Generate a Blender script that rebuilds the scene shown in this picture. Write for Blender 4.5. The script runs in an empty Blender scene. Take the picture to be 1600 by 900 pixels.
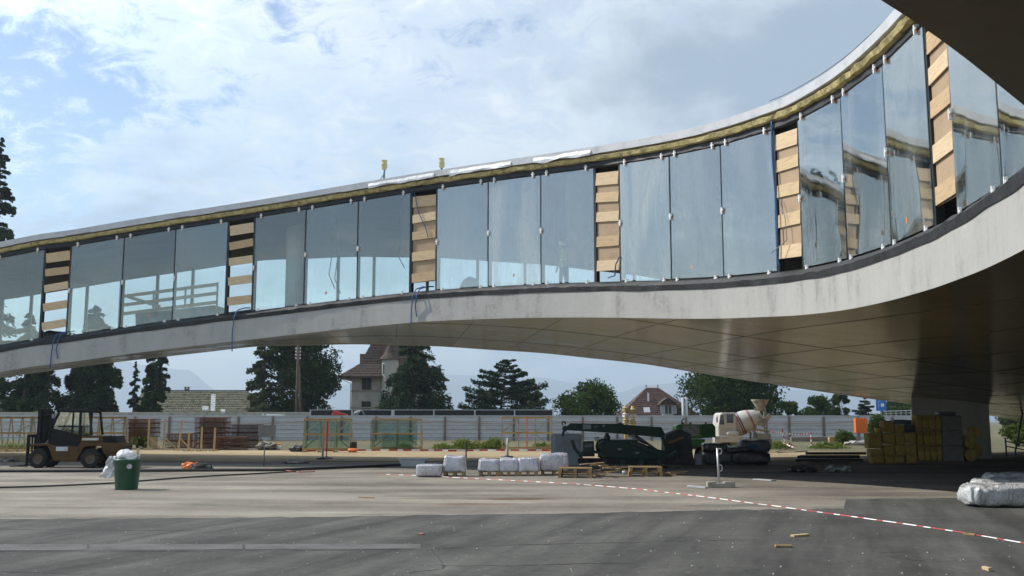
import bpy, bmesh, math, random
import numpy as np
from mathutils import Vector, Matrix, noise
from mathutils.bvhtree import BVHTree

S = bpy.context.scene
C = S.collection
R = random.Random(7)
rad = math.radians

# ---------------------------------------------------------------- camera
F = 1556.0                       # focal length in photo pixels (1600 wide)
PITCH = math.atan(208 / F)
EYE = 1.75
cam_d = bpy.data.cameras.new('camera')
cam = bpy.data.objects.new('camera', cam_d); C.objects.link(cam)
cam_d.sensor_width = 36; cam_d.lens = F / 1600 * 36
cam_d.clip_start = 0.1; cam_d.clip_end = 40000
cam.location = (0, 0, EYE); cam.rotation_euler = (math.pi / 2 + PITCH, 0, 0)
S.camera = cam

def ray(px, py):
    a = (px - 800) / F; b = (450 - py) / F
    return Vector((a, math.cos(PITCH) - b * math.sin(PITCH), math.sin(PITCH) + b * math.cos(PITCH)))
def at(px, py, Y):
    r = ray(px, py); t = Y / r.y
    return Vector((r.x * t, Y, EYE + r.z * t))
def gp(px, py, z=0.0):
    r = ray(px, py); t = (z - EYE) / r.z
    return Vector((r.x * t, r.y * t, z))
def ppm(Y): return F / Y

# ---------------------------------------------------------------- world and sun
SUN_EL = rad(42); SUN_DIR = Vector((-0.965, 0.26, 0)).normalized()
W = bpy.data.worlds.new('World'); S.world = W; W.use_nodes = True
nt = W.node_tree; nt.nodes.clear()
def N(tree, kind, **kw):
    n = tree.nodes.new(kind)
    for k, v in kw.items(): setattr(n, k, v)
    return n
def mathn(tree, op, a, b=None, c=None, clamp=False):
    n = tree.nodes.new('ShaderNodeMath'); n.operation = op; n.use_clamp = clamp
    for i, x in enumerate((a, b, c)):
        if x is None: continue
        if isinstance(x, (int, float)): n.inputs[i].default_value = x
        else: tree.links.new(x, n.inputs[i])
    return n.outputs[0]
def ramp(tree, fac, stops, interp='LINEAR'):
    n = tree.nodes.new('ShaderNodeValToRGB'); cr = n.color_ramp; cr.interpolation = interp
    while len(cr.elements) > 1: cr.elements.remove(cr.elements[0])
    cr.elements[0].position = stops[0][0]; cr.elements[0].color = tuple(stops[0][1]) + (1,)
    for p, c in stops[1:]:
        e = cr.elements.new(p); e.color = tuple(c) + (1,)
    tree.links.new(fac, n.inputs[0]); return n.outputs[0]
def mixc(tree, fac, a, b, blend='MIX'):
    n = tree.nodes.new('ShaderNodeMix'); n.data_type = 'RGBA'; n.blend_type = blend
    for i, x in ((0, fac), (6, a), (7, b)):
        if isinstance(x, (int, float)): n.inputs[i].default_value = x
        elif isinstance(x, (tuple, list)): n.inputs[i].default_value = tuple(x) + (1,)
        else: tree.links.new(x, n.inputs[i])
    return n.outputs[2]
def noisen(tree, vec, scale, detail=4, rough=.55, dist=0.0, dims='3D'):
    n = tree.nodes.new('ShaderNodeTexNoise'); n.noise_dimensions = dims
    n.inputs['Scale'].default_value = scale; n.inputs['Detail'].default_value = detail
    n.inputs['Roughness'].default_value = rough; n.inputs['Distortion'].default_value = dist
    if vec is not None: tree.links.new(vec, n.inputs['Vector'])
    return n.outputs[0]
SKY_K = 0.15; SKY_SEED = 12.4
sky = N(nt, 'ShaderNodeTexSky', sky_type='NISHITA', sun_disc=False)
sky.sun_elevation = SUN_EL
sky.sun_rotation = math.atan2(SUN_DIR.x, SUN_DIR.y)
sky.air_density = 1.0; sky.dust_density = 0.4; sky.ozone_density = 1.2
tc = N(nt, 'ShaderNodeTexCoord')
sp = N(nt, 'ShaderNodeSeparateXYZ'); nt.links.new(tc.outputs['Generated'], sp.inputs[0])
den = mathn(nt, 'ADD', mathn(nt, 'MAXIMUM', sp.outputs[2], 0.0), 0.30)
cb = N(nt, 'ShaderNodeCombineXYZ')
nt.links.new(mathn(nt, 'DIVIDE', sp.outputs[0], den), cb.inputs[0])
nt.links.new(mathn(nt, 'DIVIDE', sp.outputs[1], den), cb.inputs[1])
cb.inputs[2].default_value = SKY_SEED
cv = cb.outputs[0]
n_big = noisen(nt, cv, 0.8, 3, .5, .3)
n_mid = noisen(nt, cv, 3.0, 8, .62, .3)
n_fine = noisen(nt, cv, 15.0, 6, .68, .6)
cover = mathn(nt, 'ADD', mathn(nt, 'MULTIPLY', n_big, .75), mathn(nt, 'MULTIPLY', n_mid, .55))
cover = mathn(nt, 'ADD', cover, mathn(nt, 'MULTIPLY', n_fine, .38))
# the cloud sheet thickens from left to right
cover = mathn(nt, 'ADD', cover, mathn(nt, 'MULTIPLY', sp.outputs[0], .28))
mask = ramp(nt, cover, [(0.69, (0, 0, 0)), (0.81, (.62, .62, .62)), (0.95, (1, 1, 1))], 'EASE')
shade = mathn(nt, 'ADD', mathn(nt, 'MULTIPLY', noisen(nt, cv, 1.15, 4, .5, .2), .8), mathn(nt, 'MULTIPLY', n_mid, .3))
cloud = ramp(nt, shade, [(0.42, (0.96, 0.99, 1.0)), (0.54, (0.70, 0.79, 0.87)), (0.66, (0.34, 0.43, 0.53))], 'EASE')
dt = N(nt, 'ShaderNodeVectorMath', operation='DOT_PRODUCT'); nt.links.new(tc.outputs['Generated'], dt.inputs[0])
dt.inputs[1].default_value = SUN_DIR * math.cos(SUN_EL) + Vector((0, 0, math.sin(SUN_EL)))
glow = mathn(nt, 'MULTIPLY', mathn(nt, 'POWER', mathn(nt, 'MAXIMUM', dt.outputs['Value'], 0.0), 6.0), 8.0)   # thin cloud scatters forward round the sun
k = N(nt, 'ShaderNodeVectorMath', operation='SCALE'); nt.links.new(cloud, k.inputs[0]); nt.links.new(mathn(nt, 'DIVIDE', mathn(nt, 'ADD', glow, 1.0), SKY_K), k.inputs[3])
final = mixc(nt, mask, sky.outputs[0], k.outputs[0])
bg = N(nt, 'ShaderNodeBackground'); bg.inputs[1].default_value = SKY_K
nt.links.new(final, bg.inputs[0])
wo = N(nt, 'ShaderNodeOutputWorld'); nt.links.new(bg.outputs[0], wo.inputs[0])

sd = bpy.data.lights.new('sun', 'SUN'); sd.energy = 4.3; sd.angle = rad(1.2); sd.color = (1, .95, .86)
sun = bpy.data.objects.new('sun', sd); C.objects.link(sun); sun.location = (-30, 5, 40)
to_sun = SUN_DIR * math.cos(SUN_EL) + Vector((0, 0, math.sin(SUN_EL)))
sun.rotation_euler = to_sun.to_track_quat('Z', 'Y').to_euler()
S.view_settings.view_transform = 'Standard'; S.view_settings.look = 'None'
S.view_settings.exposure = 0.2; S.view_settings.gamma = 1.0
S.render.engine = 'CYCLES'
S.cycles.use_denoising = True
S.cycles.max_bounces = 6; S.cycles.diffuse_bounces = 3; S.cycles.glossy_bounces = 3; S.cycles.transparent_max_bounces = 16
S.cycles.use_adaptive_sampling = True; S.cycles.adaptive_threshold = .02
S.cycles.volume_bounces = 0

# ---------------------------------------------------------------- materials
MATS = {}
def mat(name, col, rough=.8, metal=0.0, var=.18, scale=3.0, bump=0.0, bscale=None, spec=.5, col2=None, detail=5,
        stretch=(1, 1, 1), subsurf=0, coat=0.0, trans=0.0, alpha=1.0):
    if name in MATS: return MATS[name]
    m = bpy.data.materials.new(name); m.use_nodes = True; t = m.node_tree
    b = t.nodes['Principled BSDF']
    tcn = t.nodes.new('ShaderNodeTexCoord'); mp = t.nodes.new('ShaderNodeMapping')
    mp.inputs['Scale'].default_value = stretch
    t.links.new(tcn.outputs['Object'], mp.inputs[0]); vec = mp.outputs[0]
    c2 = col2 if col2 else tuple(max(0, x * (1 - 2.2 * var)) for x in col)
    hi = tuple(min(1, x * (1 + var)) for x in col)
    f = noisen(t, vec, scale, detail, .6)
    f2 = noisen(t, vec, scale * 7.3, 3, .6)
    fac = mathn(t, 'ADD', mathn(t, 'MULTIPLY', f, .75), mathn(t, 'MULTIPLY', f2, .25))
    c = ramp(t, fac, [(0.33, c2), (0.5, col), (0.68, hi)])
    t.links.new(c, b.inputs['Base Color'])
    b.inputs['Roughness'].default_value = rough; b.inputs['Metallic'].default_value = metal
    b.inputs['Specular IOR Level'].default_value = spec
    b.inputs['Coat Weight'].default_value = coat
    b.inputs['Alpha'].default_value = alpha
    if trans: b.inputs['Transmission Weight'].default_value = trans
    if bump:
        bn = t.nodes.new('ShaderNodeBump'); bn.inputs['Strength'].default_value = bump; bn.inputs['Distance'].default_value = .05
        t.links.new(noisen(t, vec, bscale or scale * 4, 5, .6), bn.inputs['Height'])
        t.links.new(bn.outputs[0], b.inputs['Normal'])
    MATS[name] = m; return m

def film_mat(name, col, rough, bump, sc, coat=.6, alpha=1.0):
    m = mat(name, col, rough, var=.16, scale=4, spec=.8, coat=coat); t = m.node_tree; b = t.nodes['Principled BSDF']
    tcn = t.nodes.new('ShaderNodeTexCoord'); mp = t.nodes.new('ShaderNodeMapping'); mp.inputs['Scale'].default_value = (1, 1, .45); t.links.new(tcn.outputs['Object'], mp.inputs[0])
    n1 = noisen(t, mp.outputs[0], sc, 4, .55, 1.8); n2 = noisen(t, mp.outputs[0], sc * .45, 3, .5, 2.5)
    h = mathn(t, 'ADD', mathn(t, 'ABSOLUTE', mathn(t, 'SUBTRACT', n1, .5)), mathn(t, 'ABSOLUTE', mathn(t, 'SUBTRACT', n2, .5)))
    bn = t.nodes.new('ShaderNodeBump'); bn.inputs['Strength'].default_value = bump; bn.inputs['Distance'].default_value = .05
    t.links.new(h, bn.inputs['Height']); t.links.new(bn.outputs[0], b.inputs['Normal']); t.links.new(bn.outputs[0], b.inputs['Coat Normal'])
    return m
def glass_mat(name, tint, f0, rough=0.0, tmul=1.0, wob=0.0, dust=0.0):
    m = bpy.data.materials.new(name); m.use_nodes = True; t = m.node_tree; t.nodes.clear()
    out = t.nodes.new('ShaderNodeOutputMaterial'); mx = t.nodes.new('ShaderNodeMixShader')
    tr = t.nodes.new('ShaderNodeBsdfTransparent'); tr.inputs[0].default_value = tuple(x * tmul for x in tint) + (1,)
    gl = t.nodes.new('ShaderNodeBsdfGlossy'); gl.inputs['Roughness'].default_value = rough
    gl.inputs['Color'].default_value = (.98, .97, .93, 1)
    lw = t.nodes.new('ShaderNodeLayerWeight'); lw.inputs[0].default_value = .5
    fr = mathn(t, 'ADD', mathn(t, 'MULTIPLY', mathn(t, 'POWER', lw.outputs['Facing'], 4.0), 1 - f0), f0, clamp=True)
    if wob:
        tcn = t.nodes.new('ShaderNodeTexCoord')
        bn = t.nodes.new('ShaderNodeBump'); bn.inputs['Strength'].default_value = wob; bn.inputs['Distance'].default_value = .06
        t.links.new(noisen(t, tcn.outputs['Object'], .45, 1, .4), bn.inputs['Height']); t.links.new(bn.outputs[0], gl.inputs['Normal'])
    t.links.new(fr, mx.inputs[0]); t.links.new(tr.outputs[0], mx.inputs[1]); t.links.new(gl.outputs[0], mx.inputs[2])
    if dust:                             # pale streaks painted in for milky cloud reflections on the pane
        tc2 = t.nodes.new('ShaderNodeTexCoord'); mp = t.nodes.new('ShaderNodeMapping'); mp.inputs['Scale'].default_value = (.9, .9, .22); t.links.new(tc2.outputs['Object'], mp.inputs[0])
        dn = ramp(t, noisen(t, mp.outputs[0], 1.3, 5, .6, .6), [(0.42, (0, 0, 0)), (0.72, (dust, dust, dust))])
        df = t.nodes.new('ShaderNodeBsdfDiffuse'); df.inputs[0].default_value = (.62, .66, .66, 1); m2_ = t.nodes.new('ShaderNodeMixShader')
        t.links.new(dn, m2_.inputs[0]); t.links.new(mx.outputs[0], m2_.inputs[1]); t.links.new(df.outputs[0], m2_.inputs[2]); t.links.new(m2_.outputs[0], out.inputs[0])
    else: t.links.new(mx.outputs[0], out.inputs[0])
    MATS[name] = m; return m

# ---------------------------------------------------------------- mesh helpers
class MB:
    def __init__(s): s.v = []; s.f = []; s.mi = []
    def add(s, vs, fs, mi=0):
        o = len(s.v); s.v += [tuple(x) for x in vs]
        s.f += [tuple(i + o for i in f) for f in fs]; s.mi += [mi] * len(fs); return s
    def box(s, c, d, rz=0.0, M=None, mi=0):
        cx, cy, cz = c; x, y, z = d[0] / 2, d[1] / 2, d[2] / 2
        vs = [Vector(p) for p in ((-x, -y, -z), (x, -y, -z), (x, y, -z), (-x, y, -z), (-x, -y, z), (x, -y, z), (x, y, z), (-x, y, z))]
        if rz: q = Matrix.Rotation(rz, 3, 'Z'); vs = [q @ v for v in vs]
        vs = [v + Vector(c) for v in vs]
        if M: vs = [M @ v for v in vs]
        return s.add(vs, [(3, 2, 1, 0), (4, 5, 6, 7), (0, 1, 5, 4), (1, 2, 6, 5), (2, 3, 7, 6), (3, 0, 4, 7)], mi)
    def beam(s, a, b, w, h, up=(0, 0, 1), mi=0):
        a = Vector(a); b = Vector(b); d = (b - a).normalized(); u = Vector(up)
        if abs(d.dot(u)) > .98: u = Vector((0, 1, 0))
        x = d.cross(u).normalized() * w / 2; z = x.cross(d).normalized() * h / 2
        vs = [a - x - z, a + x - z, a + x + z, a - x + z, b - x - z, b + x - z, b + x + z, b - x + z]
        return s.add(vs, [(0, 1, 2, 3), (7, 6, 5, 4), (0, 4, 5, 1), (1, 5, 6, 2), (2, 6, 7, 3), (3, 7, 4, 0)], mi)
    def prism(s, pts, y0, y1, mi=0):          # outline in xz, extruded along y
        n = len(pts)
        vs = [(p[0], y0, p[1]) for p in pts] + [(p[0], y1, p[1]) for p in pts]
        fs = [tuple(range(n)), tuple(range(2 * n - 1, n - 1, -1))]
        fs += [(i, i + n, (i + 1) % n + n, (i + 1) % n) for i in range(n)]
        return s.add(vs, fs, mi)
    def tube(s, pts, r, n=6, mi=0, caps=True):
        pts = [Vector(p) for p in pts]; rr = r if isinstance(r, (list, tuple)) else [r] * len(pts)
        vs = []; fs = []
        ref = None
        for i, p in enumerate(pts):
            d = (pts[min(i + 1, len(pts) - 1)] - pts[max(i - 1, 0)]).normalized()
            if ref is None: ref = Vector((0, 0, 1)) if abs(d.z) < .9 else Vector((1, 0, 0))
            x = d.cross(ref)
            if x.length < 1e-4: x = d.cross(Vector((0, 1, 0)))
            x.normalize(); y = x.cross(d).normalized(); ref = y
            for k in range(n):
                a = 2 * math.pi * k / n; vs.append(p + (x * math.cos(a) + y * math.sin(a)) * rr[i])
        for i in range(len(pts) - 1):
            for k in range(n):
                fs.append((i * n + k, i * n + (k + 1) % n, (i + 1) * n + (k + 1) % n, (i + 1) * n + k))
        if caps: fs += [tuple(range(n - 1, -1, -1)), tuple((len(pts) - 1) * n + k for k in range(n))]
        return s.add(vs, fs, mi)
    def lathe(s, prof, M=None, n=20, mi=0, caps=True):   # (r, z) profile round z
        vs = []; fs = []
        for r, z in prof:
            for k in range(n):
                a = 2 * math.pi * k / n; v = Vector((r * math.cos(a), r * math.sin(a), z))
                vs.append(M @ v if M else v)
        for i in range(len(prof) - 1):
            for k in range(n): fs.append((i * n + k, i * n + (k + 1) % n, (i + 1) * n + (k + 1) % n, (i + 1) * n + k))
        if caps: fs += [tuple(range(n - 1, -1, -1)), tuple((len(prof) - 1) * n + k for k in range(n))]
        return s.add(vs, fs, mi)
    def strip(s, a, b, mi=0):                  # quads between two point rows
        n = len(a); return s.add(list(a) + list(b), [(i, i + 1, n + i + 1, n + i) for i in range(n - 1)], mi)
    def build(s, name, mats, parent=None, smooth=False, bev=0.0, loc=None, rz=0.0):
        me = bpy.data.meshes.new(name); me.from_pydata(s.v, [], s.f)
        for m in (mats if isinstance(mats, (list, tuple)) else [mats]): me.materials.append(m)
        if any(s.mi): me.polygons.foreach_set('material_index', s.mi)
        bm = bmesh.new(); bm.from_mesh(me); bmesh.ops.recalc_face_normals(bm, faces=bm.faces); bm.to_mesh(me); bm.free()
        if smooth: me.polygons.foreach_set('use_smooth', [True] * len(me.polygons))
        me.update()
        o = bpy.data.objects.new(name, me); C.objects.link(o); o.parent = parent
        if loc is not None: o.location = loc
        if rz: o.rotation_euler.z = rz
        if bev:
            b = o.modifiers.new('bevel', 'BEVEL'); b.width = bev; b.segments = 2; b.limit_method = 'ANGLE'; b.angle_limit = rad(40)
        return o
def tag(o, label=None, cat=None, group=None, kind=None):
    if label: o['label'] = label
    if cat: o['category'] = cat
    if group: o['group'] = group
    if kind: o['kind'] = kind
    return o
def thing(name, label, cat, loc=(0, 0, 0), rz=0.0, group=None):
    o = bpy.data.objects.new(name, None); C.objects.link(o); o.location = loc; o.rotation_euler.z = rz
    o.empty_display_size = .3
    return tag(o, label, cat, group)
def share(src, name, parent=None, loc=(0, 0, 0), rz=0.0):
    o = bpy.data.objects.new(name, src.data); C.objects.link(o); o.parent = parent; o.location = loc; o.rotation_euler.z = rz
    for md in src.modifiers:
        b = o.modifiers.new(md.name, md.type)
        if md.type == 'BEVEL': b.width = md.width; b.segments = md.segments; b.limit_method = md.limit_method; b.angle_limit = md.angle_limit
    return o
def lump(mb, c, d, seed=0, amp=.06, nu=22, nv=12, power=.35, fr=1.6, rz=0.0, flat=True, top=1.0, folds=0.0):
    """rounded, uneven box: a superellipsoid pushed about by noise"""
    vs = []; fs = []; q = Matrix.Rotation(rz, 3, 'Z')
    def sg(x, p): return math.copysign(abs(x) ** p, x)
    for j in range(nv + 1):
        ph = -math.pi / 2 + math.pi * j / nv
        for i in range(nu):
            th = 2 * math.pi * i / nu
            p = Vector((sg(math.cos(ph), power) * sg(math.cos(th), power), sg(math.cos(ph), power) * sg(math.sin(th), power), sg(math.sin(ph), power)))
            t = 1 - (1 - top) * (p.z * .5 + .5)
            p = Vector((p.x * d[0] / 2 * t, p.y * d[1] / 2 * t, p.z * d[2] / 2))
            nn = noise.noise_vector(Vector((p.x * fr + seed * 7.1, p.y * fr, p.z * fr + seed))) + .5 * noise.noise_vector(Vector((p.x * fr * 3 + seed, p.y * fr * 3, p.z * fr * 3)))
            if folds: p *= 1 + folds * abs(math.sin(th * 9 + 2.5 * noise.noise(Vector((th * 2, ph * 2, seed))) + ph * 2)) * (1 - abs(p.z) / d[2] * .6) - folds * .4
            p += nn * amp
            if flat and p.z < -d[2] / 2 + .01: p.z = -d[2] / 2
            vs.append(q @ p + Vector(c))
    for j in range(nv):
        for i in range(nu): fs.append((j * nu + i, j * nu + (i + 1) % nu, (j + 1) * nu + (i + 1) % nu, (j + 1) * nu + i))
    mb.add(vs, fs); return mb

# ================================================================ SETTING: ground
def ground_mat(name, base, dark, light, sc, speck=0.0, stains=(), rough=.9, bump=.3, streak=None, coarse=.06):
    m = bpy.data.materials.new(name); m.use_nodes = True; t = m.node_tree; b = t.nodes['Principled BSDF']
    g = t.nodes.new('ShaderNodeNewGeometry'); pos = g.outputs['Position']
    big = noisen(t, pos, coarse, 5, .6, .3); mid = noisen(t, pos, sc, 7, .7, .2); fine = noisen(t, pos, sc * 14, 4, .7)
    fac = mathn(t, 'ADD', mathn(t, 'ADD', mathn(t, 'MULTIPLY', big, .45), mathn(t, 'MULTIPLY', mid, .4)), mathn(t, 'MULTIPLY', fine, .22))
    c = ramp(t, fac, [(0.38, dark), (0.53, base), (0.68, light)])
    if streak:
        m0 = t.nodes.new('ShaderNodeMapping'); m0.inputs['Rotation'].default_value = (0, 0, streak[0]); t.links.new(pos, m0.inputs[0])
        mp = t.nodes.new('ShaderNodeMapping'); mp.inputs['Scale'].default_value = (streak[1], streak[2], 1); t.links.new(m0.outputs[0], mp.inputs[0])
        st = ramp(t, noisen(t, mp.outputs[0], 1.0, 6, .62, .15), [(0.34, (.5, .5, .5)), (0.5, (.88, .88, .88)), (0.66, (1.25, 1.25, 1.22))])
        c = mixc(t, .8, c, st, 'MULTIPLY')
    for (x, y, rx, ry, col, amt) in stains:
        sx = t.nodes.new('ShaderNodeSeparateXYZ'); t.links.new(pos, sx.inputs[0])
        dx = mathn(t, 'DIVIDE', mathn(t, 'SUBTRACT', sx.outputs[0], x), rx); dy = mathn(t, 'DIVIDE', mathn(t, 'SUBTRACT', sx.outputs[1], y), ry)
        r2 = mathn(t, 'ADD', mathn(t, 'MULTIPLY', dx, dx), mathn(t, 'MULTIPLY', dy, dy))
        r2 = mathn(t, 'ADD', r2, mathn(t, 'MULTIPLY', mathn(t, 'SUBTRACT', mid, .5), 2.6))
        k_ = ramp(t, r2, [(0.0, (amt,) * 3), (0.9, (0, 0, 0))], 'EASE')
        c = mixc(t, k_, c, col)
    if speck:
        sk = ramp(t, noisen(t, pos, 9.0, 2, .5), [(0.70, (0, 0, 0)), (0.76, (1, 1, 1))])
        c = mixc(t, mathn(t, 'MULTIPLY', sk, speck), c, (.45, .43, .4))
    t.links.new(c, b.inputs['Base Color']); b.inputs['Roughness'].default_value = rough; b.inputs['Specular IOR Level'].default_value = .2
    bn = t.nodes.new('ShaderNodeBump'); bn.inputs['Strength'].default_value = bump; bn.inputs['Distance'].default_value = .03
    t.links.new(mathn(t, 'ADD', mid, fine), bn.inputs['Height']); t.links.new(bn.outputs[0], b.inputs['Normal'])
    return m
def sheet(name, pts, z, m):
    mb = MB(); mb.add([(p[0], p[1], z) for p in pts], [tuple(range(len(pts)))])
    o = mb.build(name, m); tag(o, kind='structure'); return o
def P2(px, py): v = gp(px, py); return (v.x, v.y)
sheet('ground', [(-14000, -400), (14000, -400), (14000, 11500), (-14000, 11500)], 0.0,
      ground_mat('earth', (.125, .108, .06), (.05, .07, .025), (.20, .17, .105), .35, coarse=.02))
_st = gp(800, 780); _s2 = gp(760, 788); _s3 = gp(420, 775); _s4 = gp(1150, 790)
edge = [(0, 812), (150, 811), (300, 810), (420, 809), (560, 807), (700, 805), (850, 803), (1000, 800), (1150, 797), (1250, 796), (1318, 795), (1322, 781), (1450, 779), (1600, 777), (1800, 776)]
R.seed(3)
sheet('concrete_yard', [(-60, 8), (60, 8), (60, 43.5), (30, 43.2), (14, 43.8), (2, 44.2), (-8, 43.4), (-22, 44.0), (-60, 43.6)], .004,
      ground_mat('yard_concrete', (.24, .214, .178), (.135, .12, .10), (.335, .302, .255), .5, speck=.25, bump=.22, coarse=.11, streak=(.05, .12, .7),
                 stains=((_st.x, _st.y, 1.3, .42, (.10, .055, .03), .85), (_s2.x, _s2.y, 1.6, .35, (.15, .09, .055), .6),
                         (_s3.x, _s3.y, 4.0, 1.6, (.30, .275, .235), .6), (_s4.x, _s4.y, 1.3, .5, (.11, .11, .10), .6))))
ep = []
for i in range(len(edge) - 1):
    for k_ in range(8):
        t_ = k_ / 8; x_ = edge[i][0] + (edge[i + 1][0] - edge[i][0]) * t_; y_ = edge[i][1] + (edge[i + 1][1] - edge[i][1]) * t_
        ep.append(P2(x_, y_ + R.uniform(-.9, .9)))
sheet('asphalt', [(-60, 4), (60, 4), (60, 21)] + ep[::-1] + [(-60, 18)], .008,
      ground_mat('asphalt_mat', (.086, .085, .079), (.046, .046, .044), (.135, .132, .122), .55, speck=.35, bump=.35, coarse=.16, rough=.97, streak=(.32, 1.5, .12)))
M_crack = mat('crack_dirt', (.02, .02, .019), .95)
asph = bpy.data.objects['asphalt']
for pts in ([(657, 860), (676, 861), (686, 872), (694, 884), (690, 889), (648, 893), (640, 897)], [(-10, 862), (140, 862.3), (380, 860.5), (657, 858.5)], [(52, 848), (78, 841), (100, 836), (125, 832)], [(680, 858), (760, 853), (900, 849), (1040, 846), (1200, 843)],
            [(690, 884), (800, 884), (900, 881), (1000, 880)], [(1300, 846), (1340, 858), (1372, 864), (1420, 862)], [(1380, 868), (1420, 874), (1460, 880)], [(-10, 827), (110, 828), (220, 829), (330, 828)], [(-10, 893), (60, 894), (105, 897), (160, 896)]):
    L_, R_ = [], []
    for a, b in zip(pts[:-1], pts[1:]):
        for q in range(8):
            p = gp(a[0] + (b[0] - a[0]) * q / 8 + R.uniform(-2, 2), a[1] + (b[1] - a[1]) * q / 8 + R.uniform(-.5, .5), .0105); w_ = R.uniform(.004, .018)
            L_.append(p + Vector((-w_ * .5, w_, 0))); R_.append(p - Vector((-w_ * .5, w_, 0)))
    m_ = MB(); m_.strip(L_, R_); m_.build('crack', M_crack, asph)
gpts = [(-70, 44.3)]
for i in range(40): gpts.append((-66 + i * 2.2, 44.3 + R.uniform(-.8, .8)))
gpts += [(21, 57), (12, 60.5), (-70, 60.5)]
sheet('gravel_track', gpts, .009, ground_mat('gravel', (.36, .275, .16), (.24, .18, .105), (.47, .375, .24), 1.2, bump=.6, coarse=.2))
# hills across the lake
def hills():
    mb = MB(); D = 9000
    prof = [(-900, 640), (-500, 610), (-100, 585), (150, 560), (290, 578), (345, 612), (420, 622), (560, 600), (700, 585), (840, 590), (905, 599), (967, 613), (1010, 601), (1075, 598), (1150, 600), (1240, 610), (1330, 618), (1450, 622), (1700, 610), (2100, 590), (2600, 630)]
    rows = [[], [], [], []]
    R.seed(5)
    for i in range(len(prof) - 1):
        for k_ in range(10):
            t_ = k_ / 10; s_ = t_ * t_ * (3 - 2 * t_)
            x_ = prof[i][0] + (prof[i + 1][0] - prof[i][0]) * t_; y_ = prof[i][1] + (prof[i + 1][1] - prof[i][1]) * s_
            p = at(x_, y_, D); q = noise.noise(Vector((x_ * .03, 0, 1))) * 20
            rows[0].append((p.x * .86, D * .86, -.5)); rows[1].append((p.x * .93, D * .93, p.z * .5 + q))
            rows[2].append((p.x, D, p.z + q * .4)); rows[3].append((p.x * 1.1, D * 1.1, -.5))
    for a in range(3): mb.strip(rows[a], rows[a + 1])
    tag(mb.build('hills', mat('hill_forest', (.045, .07, .06), .95, var=.4, scale=.003), smooth=True), kind='structure')
hills()

# ================================================================ THE BUILDING
CTRL = [(-29.2, 42.3, 3.55), (-26.9, 42.4, 4.02), (-24.55, 42.4, 4.45), (-22.2, 42.2, 4.86),
        (-19.86, 41.84, 5.22), (-18.64, 41.63, 5.33), (-16.22, 41.13, 5.61), (-13.88, 40.58, 5.85), (-11.54, 39.96, 6.05), (-10.37, 39.61, 6.14),
        (-8.14, 38.83, 6.31), (-5.93, 37.92, 6.45), (-3.78, 36.87, 6.54), (-2.75, 36.28, 6.55), (-0.81, 34.99, 6.5), (1.03, 33.56, 6.40),
        (2.74, 32.02, 6.25), (3.49, 31.21, 6.16), (4.83, 29.49, 5.96), (5.99, 27.61, 5.77), (6.95, 25.54, 5.61), (7.29, 24.45, 5.53),
        (7.66, 22.25, 5.41), (7.78, 19.95, 5.33), (7.7, 17.68, 5.27), (7.58, 16.48, 5.24), (7.22, 14.18, 5.18),
        (6.78, 11.95, 5.18), (6.12, 9.85, 5.24), (5.58, 8.85, 5.3), (4.08, 7.2, 5.40), (2.34, 5.35, 5.40), (0.4, 3.7, 5.38), (-1.8, 2.3, 5.35), (-4.6, 1.4, 5.3)]
NARROW = {4, 8, 12, 16, 20, 24, 28}     # bay index = left mullion index
OUT_KEY = {0: at(-160, 612, 58), 4: at(60, 582, 56), 6: at(190, 565, 54), 9: at(400, 541.5, 51), 11: at(550, 538, 50), 13: at(680, 541, 49.5),
           15: at(850, 552, 49.5), 17: at(1000, 568, 50), 19: at(1150, 592, 51.5), 21: at(1330, 619, 54), 23: at(1500, 642, 58), 25: at(1620, 661, 62),
           26: Vector((48, 66, 1.2)), 27: Vector((60, 55, 1.4)), 28: Vector((64, 42, 2.0)), 29: Vector((62, 30, 3)), 30: Vector((56, 10, 4)),
           31: Vector((45, -12, 4.6)), 32: Vector((24, -25, 4.6)), 33: Vector((0, -30, 4.6)), 34: Vector((-16, -29, 4.6))}
ks = sorted(OUT_KEY); OUTC = []
for i in range(len(CTRL)):
    if i in OUT_KEY: OUTC.append(OUT_KEY[i]); continue
    a = max(k_ for k_ in ks if k_ < i); b = min(k_ for k_ in ks if k_ > i); OUTC.append(OUT_KEY[a].lerp(OUT_KEY[b], (i - a) / (b - a)))
KN = [0.0]
for i in range(1, len(CTRL)): KN.append(KN[-1] + math.hypot(CTRL[i][0] - CTRL[i - 1][0], CTRL[i][1] - CTRL[i - 1][1]))
SMAX = KN[-1]
def hermite(P, s):
    s = min(max(s, 0), SMAX - 1e-6); i = max(j for j in range(len(KN) - 1) if KN[j] <= s)
    h = KN[i + 1] - KN[i]; t = (s - KN[i]) / h
    def tan(j):
        a = max(j - 1, 0); b = min(j + 1, len(P) - 1); return (Vector(P[b]) - Vector(P[a])) / (KN[b] - KN[a])
    p0 = Vector(P[i]); p1 = Vector(P[i + 1]); m0 = tan(i) * h; m1 = tan(i + 1) * h
    return p0 * (2 * t**3 - 3 * t**2 + 1) + m0 * (t**3 - 2 * t**2 + t) + p1 * (-2 * t**3 + 3 * t**2) + m1 * (t**3 - t**2)
def PS(s): return hermite(CTRL, s)
def OS(s): return hermite(OUTC, s)
def NS(s):
    d = PS(min(s + .2, SMAX - 1e-5)) - PS(max(s - .2, 0)); return Vector((d.y, -d.x, 0)).normalized()
GH = 3.75                                # glass height
FT, FB = -.30, -1.20                     # fascia top / bottom below the glass foot
FO = .28                                 # fascia stands this far out from the glass line
bld = thing('glass_walled_building', 'curving concrete building raised off the ground with a long glazed wall under construction', 'building')

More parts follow.
